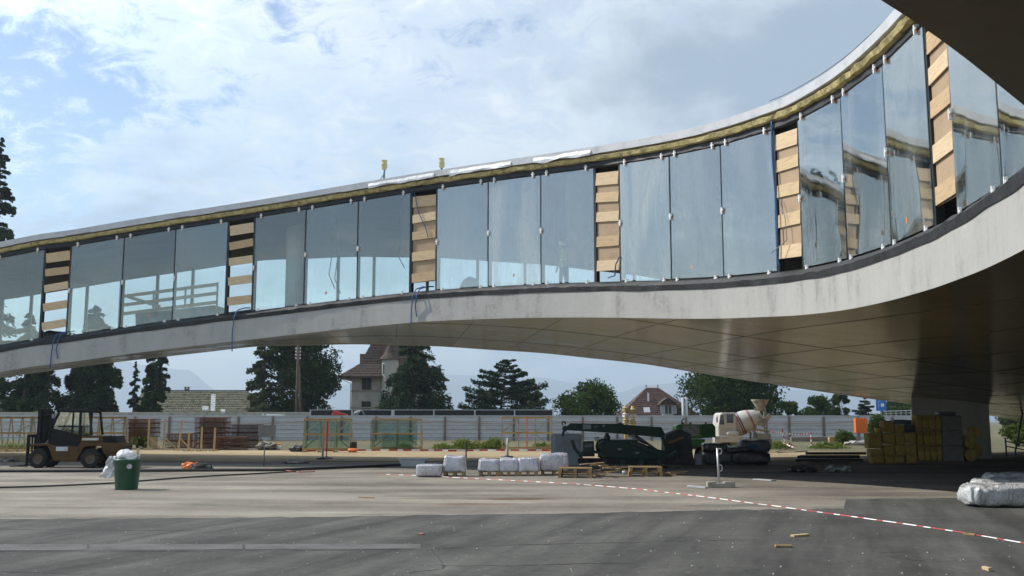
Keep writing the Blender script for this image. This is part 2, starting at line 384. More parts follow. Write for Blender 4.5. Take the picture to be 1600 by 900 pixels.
def concrete_mat(name, col, rough, streaks, gloss_var=0.0, spec=.5, blotch=.5):
    m = bpy.data.materials.new(name); m.use_nodes = True; t = m.node_tree; b = t.nodes['Principled BSDF']
    g = t.nodes.new('ShaderNodeNewGeometry'); pos = g.outputs['Position']
    mp = t.nodes.new('ShaderNodeMapping'); mp.inputs['Scale'].default_value = streaks; t.links.new(pos, mp.inputs[0])
    a = noisen(t, mp.outputs[0], 1.6, 6, .65); bl = noisen(t, pos, .55, 6, .65, .4); fi = noisen(t, pos, 9, 5, .7)
    fac = mathn(t, 'ADD', mathn(t, 'ADD', mathn(t, 'MULTIPLY', a, .4), mathn(t, 'MULTIPLY', bl, .4)), mathn(t, 'MULTIPLY', fi, .2))
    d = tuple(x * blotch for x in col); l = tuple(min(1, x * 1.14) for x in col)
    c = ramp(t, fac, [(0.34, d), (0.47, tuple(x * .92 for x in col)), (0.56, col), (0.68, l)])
    pit = ramp(t, noisen(t, pos, 5.5, 3, .6), [(0.70, (0, 0, 0)), (0.78, (1, 1, 1))])
    c = mixc(t, mathn(t, 'MULTIPLY', pit, .35), c, tuple(x * .35 for x in col))
    t.links.new(c, b.inputs['Base Color'])
    b.inputs['Specular IOR Level'].default_value = spec
    if gloss_var:
        t.links.new(mathn(t, 'ADD', mathn(t, 'MULTIPLY', bl, gloss_var), rough - gloss_var * .5), b.inputs['Roughness'])
    else: b.inputs['Roughness'].default_value = rough
    bn = t.nodes.new('ShaderNodeBump'); bn.inputs['Strength'].default_value = .12 if gloss_var else .3; bn.inputs['Distance'].default_value = .02
    t.links.new(fi if not gloss_var else noisen(t, pos, 1.4, 4, .6), bn.inputs['Height']); t.links.new(bn.outputs[0], b.inputs['Normal'])
    return m
M_fascia = concrete_mat('fascia_concrete', (.43, .42, .395), .88, (1.3, 1.3, .2), blotch=.47)
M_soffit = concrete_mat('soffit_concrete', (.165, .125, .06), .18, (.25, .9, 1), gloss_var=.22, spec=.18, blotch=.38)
M_pier = concrete_mat('pier_concrete', (.36, .36, .345), .8, (1.2, 1.2, .3), blotch=.7)
M_black = mat('black_membrane', (.022, .023, .025), .55, bump=.5, bscale=6, var=.3, scale=2)
M_blackm = mat('black_steel', (.018, .019, .021), .45, var=.2)
M_greym = mat('grey_steel', (.22, .23, .24), .45, .6, var=.15)
M_ins = mat('mineral_wool', (.56, .46, .21), .95, var=.3, scale=5, bump=.9, bscale=18)
M_edge = mat('roof_sheet', (.58, .59, .60), .5, var=.08, scale=2, bump=.15, bscale=3)
M_foil = mat('white_foil', (.62, .63, .64), .4, var=.1, bump=.7, bscale=4)
M_ceil = mat('ceiling_deck', (.085, .08, .075), .7, var=.3, scale=.5, stretch=(.3, 6, 1))
M_floor = mat('floor_screed', (.20, .20, .19), .85, var=.25, scale=.6)
M_wood = mat('pale_board', (.58, .42, .24), .75, var=.09, scale=3, stretch=(1, 1, 7), bump=.2)
M_woods = [mat('pale_board_%s' % n_, c_, .75, var=.10, scale=3, stretch=(1, 1, 7), bump=.2) for n_, c_ in (('warm', (.64, .47, .27)), ('fair', (.70, .53, .33)), ('tan', (.55, .39, .22)))]
M_ply = mat('plywood_sheet', (.42, .30, .19), .8, var=.1, scale=1.5)
M_clip = mat('white_clip', (.8, .8, .78), .5, var=.05)
M_orange = mat('orange_plastic', (.75, .20, .04), .5, var=.08)
M_clearg = [glass_mat('clear_pane_%s' % n_, (.925, .968, .955), f_, .003, wob=.22, dust=d_) for n_, f_, d_ in (('plain', .085, .03), ('dusty', .10, .07), ('bright', .115, .04))]
M_midg = [glass_mat('film_pane_%s' % n_, (.90, .95, .945), f_, .004, wob=.22, dust=d_) for n_, f_, d_ in (('plain', .21, .15), ('milky', .235, .38), ('bright', .20, .12))]  # middle panes: extra reflectance and pale streaks stand in for bright cloud reflections
M_sideg = glass_mat('side_pane', (.92, .965, .955), .20, .003, wob=.22, dust=.10)
M_glassfar = glass_mat('far_glass', (.88, .95, .93), .06)
NS_ = int(SMAX / .45); SS = [SMAX * i / NS_ for i in range(NS_ + 1)]
NV = 22
def ring(name, zin, zout, parent, m, off_in, off_out=0.0, smooth=True, sag=0.0):
    mb = MB(); vs = []; fs = []
    for s in SS:
        a = PS(s); n = NS(s); o = OS(s); a = Vector((a.x, a.y, 0)) + n * off_in + Vector((0, 0, a.z + zin))
        dirn = Vector((o.x - a.x, o.y - a.y, 0)).normalized(); b = Vector((o.x, o.y, o.z + zout)) + dirn * off_out
        for j in range(NV + 1):
            t = j / NV; w = t * t * (3 - 2 * t); p = a.lerp(b, t); p.z = a.z + (b.z - a.z) * (.45 * t + .55 * w) - sag * math.sin(math.pi * t); vs.append(p)
    for i in range(len(SS) - 1):
        for j in range(NV): fs.append((i * (NV + 1) + j, i * (NV + 1) + j + 1, (i + 1) * (NV + 1) + j + 1, (i + 1) * (NV + 1) + j))
    mb.add(vs, fs); return mb.build(name, m, parent, smooth=smooth)
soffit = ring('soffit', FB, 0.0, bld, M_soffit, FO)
floor_o = ring('floor_slab', -.22, .95, bld, M_floor, -.25, -.3)
ceil_o = ring('ceiling', GH + .04, .95 + 3.55, bld, M_ceil, -.1, -.2)
roof_o = ring('roof', GH + .63, .95 + 4.3, bld, mat('roof_membrane', (.55, .56, .57), .7, var=.1), .2, 0)
def bvh_of(o): return BVHTree.FromPolygons([v.co.copy() for v in o.data.vertices], [tuple(p.vertices) for p in o.data.polygons])
BV_S, BV_F, BV_C = bvh_of(soffit), bvh_of(floor_o), bvh_of(ceil_o)
def zcast(bv, x, y, up=True):
    h = bv.ray_cast(Vector((x, y, -20 if up else 40)), Vector((0, 0, 1 if up else -1)))
    return h[0].z if h[0] else None
def row(off, z, nz=0.0, no=0.0, fr=1.0, seed=0.0, s0=0, s1=None, step=None):
    out = []
    for s in SS if step is None else [s0 + (s1 - s0) * i / max(1, int((s1 - s0) / step)) for i in range(max(1, int((s1 - s0) / step)) + 1)]:
        if step is None and (s < s0 or (s1 and s > s1)): continue
        p = PS(s); n = NS(s)
        dz = noise.noise(Vector((s * fr, seed, 0))) * nz if nz else 0; do = noise.noise(Vector((s * fr, seed, 5))) * no if no else 0
        out.append(Vector((p.x, p.y, p.z + z + dz)) + n * (off + do))
    return out
fas = MB()
fas.strip(row(FO, FB), row(FO, FB + .03)); fas.strip(row(FO, FB + .03), row(FO, FT)); fas.strip(row(FO, FT), row(-.3, FT))
fas.build('fascia', M_fascia, bld, smooth=False)
mb = MB()                                # black membrane over the foot of the glazing
kw = dict(step=.15, s0=0, s1=SMAX - .01)
mb.strip(row(.05, -.03, **kw), row(.20, -.10, .04, .04, 1.7, 1, **kw)); mb.strip(row(.20, -.10, .04, .04, 1.7, 1, **kw), row(.325, -.20, .03, .04, 2.3, 2, **kw))
mb.strip(row(.325, -.20, .03, .04, 2.3, 2, **kw), row(.30, -.36, .035, .02, .7, 3, **kw))
mb.build('foot_membrane', M_black, bld, smooth=True)
mb = MB()
mb.strip(row(.05, GH + .0, **kw), row(.10, GH + .05, .05, .04, 2.1, 4, **kw)); mb.strip(row(.10, GH + .05, .05, .04, 2.1, 4, **kw), row(.07, GH + .30, .0, .02, 1.7, 5, **kw))
mb.build('head_membrane', M_black, bld, smooth=True)
mb = MB()
ra = [row(.06, GH + .22, .05, .02, 1.3, 6, **kw), row(.20, GH + .24, .06, .05, 1.9, 7, **kw), row(.25, GH + .35, .05, .05, 2.4, 8, **kw), row(.14, GH + .43, .02, .03, 2, 9, **kw)]
for i in range(3): mb.strip(ra[i], ra[i + 1])
mb.build('insulation_strip', M_ins, bld)
mb = MB(); mb.strip(row(.0, GH + .44), row(.26, GH + .43)); mb.build('roof_overhang', M_edge, bld)
s = 0.0; kseg = 0
while s < SMAX - 1.3:                    # roof edge made of short metal sheets
    L = 1.16; rr = []; e0, e1 = s + .004, s + L - .004
    jz = R.uniform(-.003, .003); px_hint = PS(s)
    low = .43 + (R.uniform(-.02, .015) if px_hint.x < 1 else R.uniform(-.006, .006))
    mb = MB()
    for off in (.26, .285):
        rr.append(row(off, GH + low, step=.29, s0=e0, s1=e1)); rr.append(row(off + .012, GH + .66 + jz, step=.29, s0=e0, s1=e1))
    mb.strip(rr[0], rr[1]); mb.strip(rr[2], rr[3]); mb.strip(rr[0], rr[2]); mb.strip(rr[1], rr[3])
    mb.build('roof_edge_sheet', M_edge, bld, smooth=True); s += L
mb = MB(); mb.strip(row(.25, GH + .665), row(-.5, GH + .70)); mb.build('roof_cap', M_edge, bld)
R.seed(11)
for (a, b, seed) in ((24.5, 27.5, 1), (28.2, 31.0, 2), (32.0, 34.5, 3)):   # loose white foil hanging from the roof edge
    k2 = dict(step=.16, s0=a, s1=b); mb = MB()
    r0 = row(.305, GH + .57, .05, .0, .9, seed + 9, **k2); r1 = row(.335, GH + .46, .03, .04, 2.2, seed, **k2); r2 = row(.33, GH + .39, .10, .06, 1.4, seed + 20, **k2)
    mb.strip(r0, r1); mb.strip(r1, r2); mb.build('loose_foil', M_foil, bld, smooth=True)

# formwork joints cast into the soffit
M_joint = mat('joint_line', (.05, .04, .025), .8, var=.3)
def joint(p0, p1):
    n = int((p1 - p0).length / .6); pts = []; runs = []
    for i in range(n + 1):
        q = p0.lerp(p1, i / n); h = BV_S.ray_cast(Vector((q.x, q.y, -20)), Vector((0, 0, 1)))
        if h[0]: pts.append(h[0])
        elif len(pts) > 2: runs.append(pts); pts = []
        else: pts = []
    if len(pts) > 2: runs.append(pts)
    for pts in runs:
        d = (p1 - p0).normalized(); x = Vector((-d.y, d.x, 0))
        w = [.008 + .010 * abs(noise.noise(p * 1.3)) for p in pts]
        L = [p - x * w[i] for i, p in enumerate(pts)]; Rr = [p + x * w[i] for i, p in enumerate(pts)]; mid = [p - Vector((0, 0, .008)) for p in pts]
        L = [p + Vector((0, 0, .002)) for p in L]; Rr = [p + Vector((0, 0, .002)) for p in Rr]
        m2 = MB(); m2.strip(L, mid); m2.strip(mid, Rr); m2.build('formwork_joint', M_joint, soffit)
for i in range(-9, 22):
    a = Vector((i * 2.75, 70, 0)); joint(a, a + Vector((.12, -1, 0)) * 66)
for j in range(0, 5):
    a = Vector((-30, 27 + j * 6.6, 0)); joint(a, a + Vector((1, .12, 0)) * 80)

# ---- glazing bays
def bay_frame(i):
    a = Vector(CTRL[i]); b = Vector(CTRL[i + 1]); d = Vector((b.x - a.x, b.y - a.y, 0)); w = d.length; d.normalize()
    return a, b, d, Vector((d.y, -d.x, 0)), w
clipm = MB(); clipm.box((0, 0, 0), (.05, .05, .19)); clipm.box((.0, 0, 0.02), (.13, .03, .035)); clipm.box((0, .07, -.03), (.055, .11, .06), mi=1)
clip0 = None
def clip(parent, p, ang, flip=False):
    global clip0
    if clip0 is None: clip0 = clipm.build('clamp', [M_clip, M_orange], parent, loc=p, rz=ang); return clip0
    return share(clip0, 'clamp', parent, p, ang)
R.seed(21)
STICK = {6, 10, 14, 18, 23}
for i in range(len(CTRL) - 1):
    a, b, d, n, w = bay_frame(i); ang = math.atan2(d.y, d.x)
    thick = .11 if (i in NARROW or (i - 1) in NARROW) else .055
    m2 = MB(); up = Vector((0, 0, 1))
    m2.beam(a + up * -.08 - n * .03, a + up * (GH + .34) - n * .03, thick, .16, up=n)
    m2.build('mullion', M_blackm, bld)
    if i in NARROW:
        fr = [(.955, .845), (.775, .69), (.60, .515), (.39, .30), (.175, .085)]
        closed = i >= 12
        g = .07
        pa = a + d * g; pb = b - d * g
        root = MB()
        if closed:
            q0 = pa - n * .0; q1 = pb
            root.add([q0 + up * (GH * .085), q1 + up * (GH * .085), q1 + up * (GH * .955), q0 + up * (GH * .955),
                      q0 - n * .02 + up * (GH * .085), q1 - n * .02 + up * (GH * .085), q1 - n * .02 + up * (GH * .955), q0 - n * .02 + up * (GH * .955)],
                     [(0, 1, 2, 3), (7, 6, 5, 4), (0, 4, 5, 1), (1, 5, 6, 2), (2, 6, 7, 3), (3, 7, 4, 0)])
            ro = root.build('plywood_sheet', M_ply, bld)
        else:
            root.beam(pa + up * .02 - n * .05, pb + up * .02 - n * .05, .1, .06); ro = root.build('sill_rail', M_blackm, bld)
        for (t1, t0) in fr:
            j = R.uniform(-.02, .02); j2 = R.uniform(-.03, .03); wd = GH * (t1 - t0); zc = GH * (t1 + t0) / 2
            m3 = MB(); m3.beam(pa + n * .035 + up * (zc + j), pb + n * .035 + up * (zc + j2), .03, wd); m3.build('board', R.choice(M_woods), ro, bev=.004)
        continue
    g = .035; pa = a + d * g + n * .06; pb = b - d * g + n * .06
    m2 = MB(); th = .012; tl = [R.uniform(0, .02) for q_ in range(4)]
    vs = []
    for o_ in (0, -th):
        for q_, (p, zz) in enumerate(((pa, 0), (pb, 0), (pb, GH), (pa, GH))): vs.append(p + n * (o_ + tl[q_]) + up * zz)
    m2.add(vs, [(0, 1, 2, 3), (7, 6, 5, 4), (0, 4, 5, 1), (1, 5, 6, 2), (2, 6, 7, 3), (3, 7, 4, 0)])
    gp_ = m2.build('glass_panel', M_clearg[(i * 2) % 3] if i < 12 else M_midg[(i + 2) % 3] if i < 20 else M_sideg, bld)
    if i <= 27:
        for (t, zz) in ((.12, -.06), (.88, -.06), (.12, GH + .04), (.88, GH + .04)):
            clip(gp_, pa.lerp(pb, t) + n * .05 + up * (zz + (b.z - a.z) * 0), ang)
        clip(gp_, pa + n * .04 + up * (GH * R.uniform(.45, .52)), ang)
        if i in STICK:
            m3 = MB(); c_ = pa.lerp(pb, R.uniform(.4, .6)) + n * .008 + up * .32
            m3.add([c_ - d * .045 - up * .05, c_ + d * .035 - up * .06, c_ + d * .045 + up * .05, c_ - d * .04 + up * .06], [(0, 1, 2, 3)]); m3.build('sticker', M_orange, gp_)
# ---- far glazed wall seen through the building
osl = [KN[2] + k_ * 2.05 for k_ in range(17)]
prev = None
for s in osl:
    o = OS(s); q = PS(s); d = Vector((o.x - q.x, o.y - q.y, 0)).normalized(); p = o - d * .35; p.z = o.z + .95
    m2 = MB(); m2.beam(p, p + Vector((0, 0, 3.7)), .14, .14); m2.build('far_mullion', M_greym, bld)
    if prev is not None:
        m2 = MB(); m2.add([prev, p, p + Vector((0, 0, 3.6)), prev + Vector((0, 0, 3.6))], [(0, 1, 2, 3)]); m2.build('far_glass_panel', M_glassfar, bld)
    prev = p
mb = MB(); lo = []; hi = []; rl = []; rh = []
for s in SS:
    o = OS(s); lo.append(Vector((o.x, o.y, o.z - .003))); hi.append(Vector((o.x, o.y, o.z + .96))); rl.append(Vector((o.x, o.y, o.z + 4.45))); rh.append(Vector((o.x, o.y, o.z + 5.25)))
mb.strip(lo, hi); mb.strip(rl, rh); mb.build('far_fascia', M_fascia, bld)
# ---- supporting pier under the shell
c0 = gp(1550, 717.5); e = Vector((-.90, .43, 0)).normalized(); e2 = Vector((.43, .90, 0)).normalized()
w1 = 3.35; w2 = 1.5
m2 = MB(); cs = [c0, c0 + e * w1, c0 + e * w1 + e2 * w2, c0 + e2 * w2]
vs = [Vector((p.x, p.y, -.02)) for p in cs] + [Vector((p.x, p.y, (zcast(BV_S, p.x, p.y) or 3.0) + .05)) for p in cs]
m2.add(vs, [(3, 2, 1, 0), (4, 5, 6, 7), (0, 1, 5, 4), (1, 2, 6, 5), (2, 3, 7, 6), (3, 0, 4, 7)]); m2.build('support_pier', M_pier, bld, bev=.02)
# interior column
p = at(460, 470, 42.3); zf = zcast(BV_F, p.x, p.y, False); zc = zcast(BV_C, p.x, p.y, False)
m2 = MB(); m2.lathe([(.40, zf - .02), (.40, zf + 1.1), (.408, zf + 1.12), (.40, zf + 1.14), (.40, zc + .05)], Matrix.Translation((p.x, p.y, 0)), 28)
m2.build('interior_column', mat('white_paint', (.72, .74, .74), .6, var=.05), bld, smooth=True)
# safety wire along the roof
mb = MB()
wl = row(.15, GH + .80, .03, 0, .6, 3, step=.6, s0=KN[20], s1=KN[27]); mb.tube(wl, .014, 5)
mb.build('roof_safety_wire', M_greym, bld)

# ================================================================ VEGETATION
def leaf_mat(name, col, col2, transl=.25):
    m = bpy.data.materials.new(name); m.use_nodes = True; t = m.node_tree; t.nodes.clear()
    out = t.nodes.new('ShaderNodeOutputMaterial'); g = t.nodes.new('ShaderNodeNewGeometry')
    a = noisen(t, g.outputs['Position'], .9, 3, .6); b = noisen(t, g.outputs['Position'], 6.0, 2, .6)
    fac = mathn(t, 'ADD', mathn(t, 'MULTIPLY', a, .6), mathn(t, 'MULTIPLY', b, .4))
    c = ramp(t, fac, [(0.35, col2), (0.65, col)])
    d = t.nodes.new('ShaderNodeBsdfDiffuse'); tr = t.nodes.new('ShaderNodeBsdfTranslucent'); mx = t.nodes.new('ShaderNodeMixShader')
    mx.inputs[0].default_value = transl
    t.links.new(c, d.inputs[0]); t.links.new(c, tr.inputs[0]); t.links.new(d.outputs[0], mx.inputs[1]); t.links.new(tr.outputs[0], mx.inputs[2])
    t.links.new(mx.outputs[0], out.inputs[0]); MATS[name] = m; return m
L_dark = leaf_mat('dark_conifer', (.06, .088, .038), (.017, .03, .015), .15)
L_cedar = leaf_mat('cedar_needles', (.062, .092, .048), (.022, .04, .022), .15)
L_mid = leaf_mat('mid_leaf', (.075, .115, .03), (.028, .052, .014))
L_deep = leaf_mat('deep_leaf', (.068, .108, .032), (.017, .034, .012))
L_light = leaf_mat('light_leaf', (.13, .17, .05), (.05, .08, .022), .35)
L_olive = leaf_mat('olive_leaf', (.10, .125, .05), (.04, .058, .022), .3)
L_grass = leaf_mat('weed_leaf', (.22, .27, .06), (.11, .15, .035), .35)
M_bark = mat('bark', (.10, .075, .055), .9, var=.3, scale=6, stretch=(3, 3, .5), bump=.5)
def leaves(name, cen, size, m, parent, rng, axis=None, droop=0.0, asp=.55):
    cen = np.asarray(cen, dtype=np.float64); n = len(cen)
    size = np.asarray(size).reshape(-1, 1) * np.ones((n, 1))
    u = rng.normal(size=(n, 3)) if axis is None else np.asarray(axis) + rng.normal(size=(n, 3)) * .45
    u[:, 2] -= droop; u /= np.linalg.norm(u, axis=1, keepdims=True)
    w = np.cross(u, rng.normal(size=(n, 3))); w /= np.linalg.norm(w, axis=1, keepdims=True)
    v = np.empty((n, 4, 3)); v[:, 0] = cen - u * size * .5; v[:, 1] = cen + w * size * asp * .5; v[:, 2] = cen + u * size * .5; v[:, 3] = cen - w * size * asp * .5
    me = bpy.data.meshes.new(name); me.vertices.add(n * 4); me.vertices.foreach_set('co', v.reshape(-1))
    me.loops.add(n * 4); me.loops.foreach_set('vertex_index', np.arange(n * 4, dtype=np.int32))
    me.polygons.add(n); me.polygons.foreach_set('loop_start', np.arange(0, n * 4, 4, dtype=np.int32)); me.polygons.foreach_set('loop_total', np.full(n, 4, dtype=np.int32))
    me.materials.append(m); me.update(calc_edges=True)
    o = bpy.data.objects.new(name, me); C.objects.link(o); o.parent = parent; return o
def broadleaf(label, px, ytop, Y, wpx, m, seed, n=9000, low=.12, lobes=26, size=.30, cat='tree', name='broadleaf_tree', group=None, squash=1.0, gap=.5):
    Y += 28; rng = np.random.default_rng(seed); base = at(px, 658, Y); H = at(px, ytop, Y).z; rx = wpx / ppm(Y) / 2
    o = thing(name, label, cat, (base.x, Y, 0), 0, group)
    zc = H * (1 + low) / 2; hz = H * (1 - low) / 2
    pts = []; tr = MB()
    tr.tube([(0, 0, -.05), (.05, 0, H * .3), (0, .1, H * .6), (0, 0, H * .85)], [max(.1, H * .026), H * .02, H * .012, .03], 8)
    for k_ in range(lobes):
        a = rng.uniform(0, 2 * math.pi); z = rng.uniform(-1, 1) if k_ > 2 else .8
        rr = math.sqrt(max(0, 1 - (abs(z) ** 2.2))) * rng.uniform(.35, .92) ** .6
        c_ = np.array([math.cos(a) * rr * rx * .82, math.sin(a) * rr * rx * .82, zc + z * hz * .82])
        lr = rx * rng.uniform(.24, .40)
        tr.tube([(0, 0, H * .25 + .25 * c_[2]), tuple(c_ * np.array([.5, .5, .85])), tuple(c_)], [H * .010, H * .006, .015], 5)
        k2 = int(n / lobes * rng.uniform(.7, 1.3))
        d = rng.normal(size=(k2, 3)); d /= np.linalg.norm(d, axis=1, keepdims=True)
        rad_ = lr * rng.uniform(gap, 1.08, size=(k2, 1)) * (1 + .25 * np.sin(d[:, :1] * 5 + k_) * np.cos(d[:, 2:] * 6))
        pts.append(c_ + d * rad_ * np.array([1, 1, squash * .85]))
    pts = np.concatenate(pts); pts = pts[pts[:, 2] > .15]
    tr.build('trunk', M_bark, o, smooth=True)
    leaves('crown', pts, rng.uniform(size * .8, size * 1.6, len(pts)), m, o, rng)
    return o
def conifer(label, px, ytop, Y, wpx, m, seed, n=11000, layered=False, shape=1.0, low=.04, size=.36, name='conifer_tree', cat='tree', group=None, rise=0.0, lean=0.0, branches=85, topr=.03):
    Y += 28; rng = np.random.default_rng(seed); base = at(px, 658, Y); H = at(px, ytop, Y).z; rx = wpx / ppm(Y) / 2
    o = thing(name, label, cat, (base.x, Y, 0), 0, group)
    tr = MB(); tr.tube([(0, 0, -.05), (lean * .3, 0, H * .5), (lean, 0, H * .985)], [max(.12, H * .025), H * .015, .02], 8)
    pts = []; ax = []
    for b in range(branches):
        q = (b + rng.uniform(0, 1)) / branches if not layered else (int(b / 6) + rng.uniform(0, .9)) / (branches / 6)
        z = H * (low + (1 - low) * q); a = rng.uniform(0, 2 * math.pi) if not layered else (b % 6) / 6 * 2 * math.pi + rng.normal() * .4
        L = rx * ((1 - q) ** shape * (1 - topr) + topr) * rng.uniform(.45, 1.22)
        if layered: L = rx * (1 - q ** 1.6 * .8) * rng.uniform(.45, 1.08) * (1 if q < .9 else .6)
        nb = max(8, int(2.4 * n / branches * (L / rx + .25) / .85)); t = rng.uniform(.08, 1.06, nb) ** .62
        sag = (-.18 if not layered else .03) * L; up = rise * L
        d = np.array([math.cos(a), math.sin(a), 0]); s_ = np.array([-math.sin(a), math.cos(a), 0])
        zz = z + sag * t ** 1.5 + up * t ** 2
        wid = L * (.38 if not layered else .36) * (1 - t * .75)
        off = rng.normal(size=nb) * wid * .6
        p = d * (t * L)[:, None] + s_ * off[:, None]; p[:, 2] = zz + rng.normal(size=nb) * (.07 if layered else .16) * L * .5 - np.abs(off) * (.35 if not layered else .1)
        p[:, 0] += lean * z / H
        pts.append(p); ax.append(np.tile(d * .9 + np.array([0, 0, -.25 if not layered else .05]), (nb, 1)) + s_ * np.sign(off)[:, None] * .6)
        tr.tube([(lean * z / H, 0, z), tuple(d * L * .5 + np.array([lean * z / H, 0, z + sag * .35 + up * .25])), tuple(d * L * .92 + np.array([lean * z / H, 0, z + sag * .9 + up * .85]))], [.05 + H * .003, .035, .01], 4, caps=False)
    pts = np.concatenate(pts); ax = np.concatenate(ax); k_ = pts[:, 2] > .1
    tr.build('trunk', M_bark, o, smooth=True)
    leaves('crown', pts[k_], rng.uniform(size * .8, size * 1.75, int(k_.sum())), m, o, rng, axis=ax[k_], droop=.1 if layered else .25, asp=.42)
    return o
def shrub(label, px, ybase, wpx, hpx, m, seed, n=1600, size=.16, Y=None, name='shrub', cat='shrub', group=None, upright=.0):
    rng = np.random.default_rng(seed); g = gp(px, ybase) if Y is None else Vector((at(px, 658, Y + 28).x, Y + 28, 0)); s_ = ppm(g.y); w = wpx / s_ / 2; h = hpx / s_
    o = thing(name, label, cat, g, 0, group); pts = []; st = MB()
    for k_ in range(9):
        a = rng.uniform(0, 6.28); r_ = rng.uniform(0, .75); c_ = np.array([math.cos(a) * r_ * w, math.sin(a) * r_ * w * .7, h * rng.uniform(.3, .78)])
        st.tube([(c_[0] * .2, c_[1] * .2, -.02), tuple(c_ * np.array([.7, .7, .6])), tuple(c_)], [.025, .015, .006], 5)
        d = rng.normal(size=(n // 9, 3)); d /= np.linalg.norm(d, axis=1, keepdims=True)
        pts.append(c_ + d * rng.uniform(.3, 1, (n // 9, 1)) ** .6 * np.array([w * .48, w * .48, h * .33]))
    pts = np.concatenate(pts); pts[:, 2] = np.maximum(pts[:, 2], .04)
    st.build('stem', M_bark, o); ax = None
    if upright: ax = np.tile(np.array([0, 0, 1.0]), (len(pts), 1))
    leaves('foliage', pts, rng.uniform(size * .6, size * 1.3, len(pts)), m, o, rng, axis=ax); return o

G1 = 'trees beyond the hoarding'
conifer('tall dark evergreen at the left edge, its tip rising above the roof', -28, 215, 84, 98, L_dark, 1, n=15000, shape=.6, branches=150, size=.34, group=G1)
conifer('dark broad spruce behind the forklift, at the far left of the photo', 36, 490, 80, 120, L_dark, 2, n=12000, shape=.7, branches=110, group=G1)
conifer('wide dark spruce right of the forklift cab, below the glazed wall', 140, 478, 82, 122, L_dark, 3, n=17000, shape=.62, branches=140, group=G1)
conifer('small slim conifer between the wide spruce and the columnar tree', 208, 566, 94, 40, L_dark, 4, n=5000, shape=.8, branches=70, size=.24, group=G1)
conifer('columnar dark evergreen beside the low tiled roof', 242, 548, 96, 50, L_deep, 5, n=9000, shape=.22, branches=110, topr=.3, size=.26, group=G1)
conifer('loose yellowish conifer left of the utility pole', 410, 500, 92, 76, L_olive, 6, n=7500, shape=.55, branches=80, size=.28, group=G1)
broadleaf('dense tall dark tree around the utility pole', 470, 482, 94, 112, L_deep, 7, n=34000, low=.0, lobes=64, group=G1)
conifer('conical cedar beside the villa turret', 644, 508, 86, 146, L_cedar, 8, n=15000, shape=.72, branches=120, size=.28, group=G1)
conifer('wide flat layered cedar right of the villa', 780, 562, 88, 182, L_cedar, 9, n=13000, layered=True, branches=84, size=.27, rise=.10, lean=1.0, group=G1)
broadleaf('round bushy green tree left of the brown hipped roof', 920, 604, 90, 112, L_mid, 10, n=18000, low=.0, lobes=40, size=.26, group=G1)
broadleaf('big dark spreading tree behind the concrete mixer', 1150, 556, 96, 172, L_deep, 12, n=40000, low=.0, lobes=76, size=.32, group=G1)
broadleaf('small tree at the right foot of the big dark tree', 1232, 624, 100, 40, L_mid, 13, n=3500, low=.02, lobes=14, size=.26, group=G1)
broadleaf('rounded tree left of the slim poplar', 1276, 616, 104, 56, L_mid, 14, n=6000, low=.02, lobes=20, size=.28, group=G1)
broadleaf('slim upright poplar right of the big dark tree', 1313, 608, 108, 30, L_deep, 15, n=5000, low=.02, lobes=22, size=.28, group=G1)
conifer('small layered cedar left of the blue sign', 1352, 618, 104, 56, L_cedar, 16, n=5000, layered=True, branches=48, size=.28, group=G1)
for k_, (px, yt, wp) in enumerate(((1398, 624, 50), (1432, 622, 60), (1470, 620, 60), (1596, 640, 70))):
    broadleaf(('low far tree right of the blue sign', 'far tree above the white railing', 'far tree behind the concrete pier', 'far tree at the right edge behind the trestle')[k_], px, yt, 130, wp, L_mid, 30 + k_, n=5000, low=.02, lobes=18, size=.36, group=G1)
shrub('bright green shrub beside the wide spruce behind the forklift', 76, 0, 56, 44, L_light, 41, n=3000, Y=74, size=.24)
shrub('pale bush at the foot of the villa wall', 515, 0, 46, 34, L_mid, 42, n=2500, Y=90, size=.24)
shrub('green shrub at the foot of the dense dark tree', 395, 0, 40, 18, L_light, 43, n=1500, Y=88, size=.2)
shrub('yellow green bush before the rolled rebar mesh', 214, 700, 42, 32, L_grass, 44, n=2600, size=.17, upright=1)
shrub('leafy bush right of the orange cabinet', 1374, 692, 40, 42, L_mid, 45, n=2600, size=.2)
shrub('low bush left of the orange cabinet', 1322, 694, 40, 22, L_light, 46, n=1600, size=.18)
shrub('sunlit bush right of the concrete pier', 1592, 698, 52, 34, L_light, 47, n=2400, size=.2)
shrub('green bush just left of the concrete pier', 1430, 695, 46, 28, L_light, 48, n=1800, size=.2)
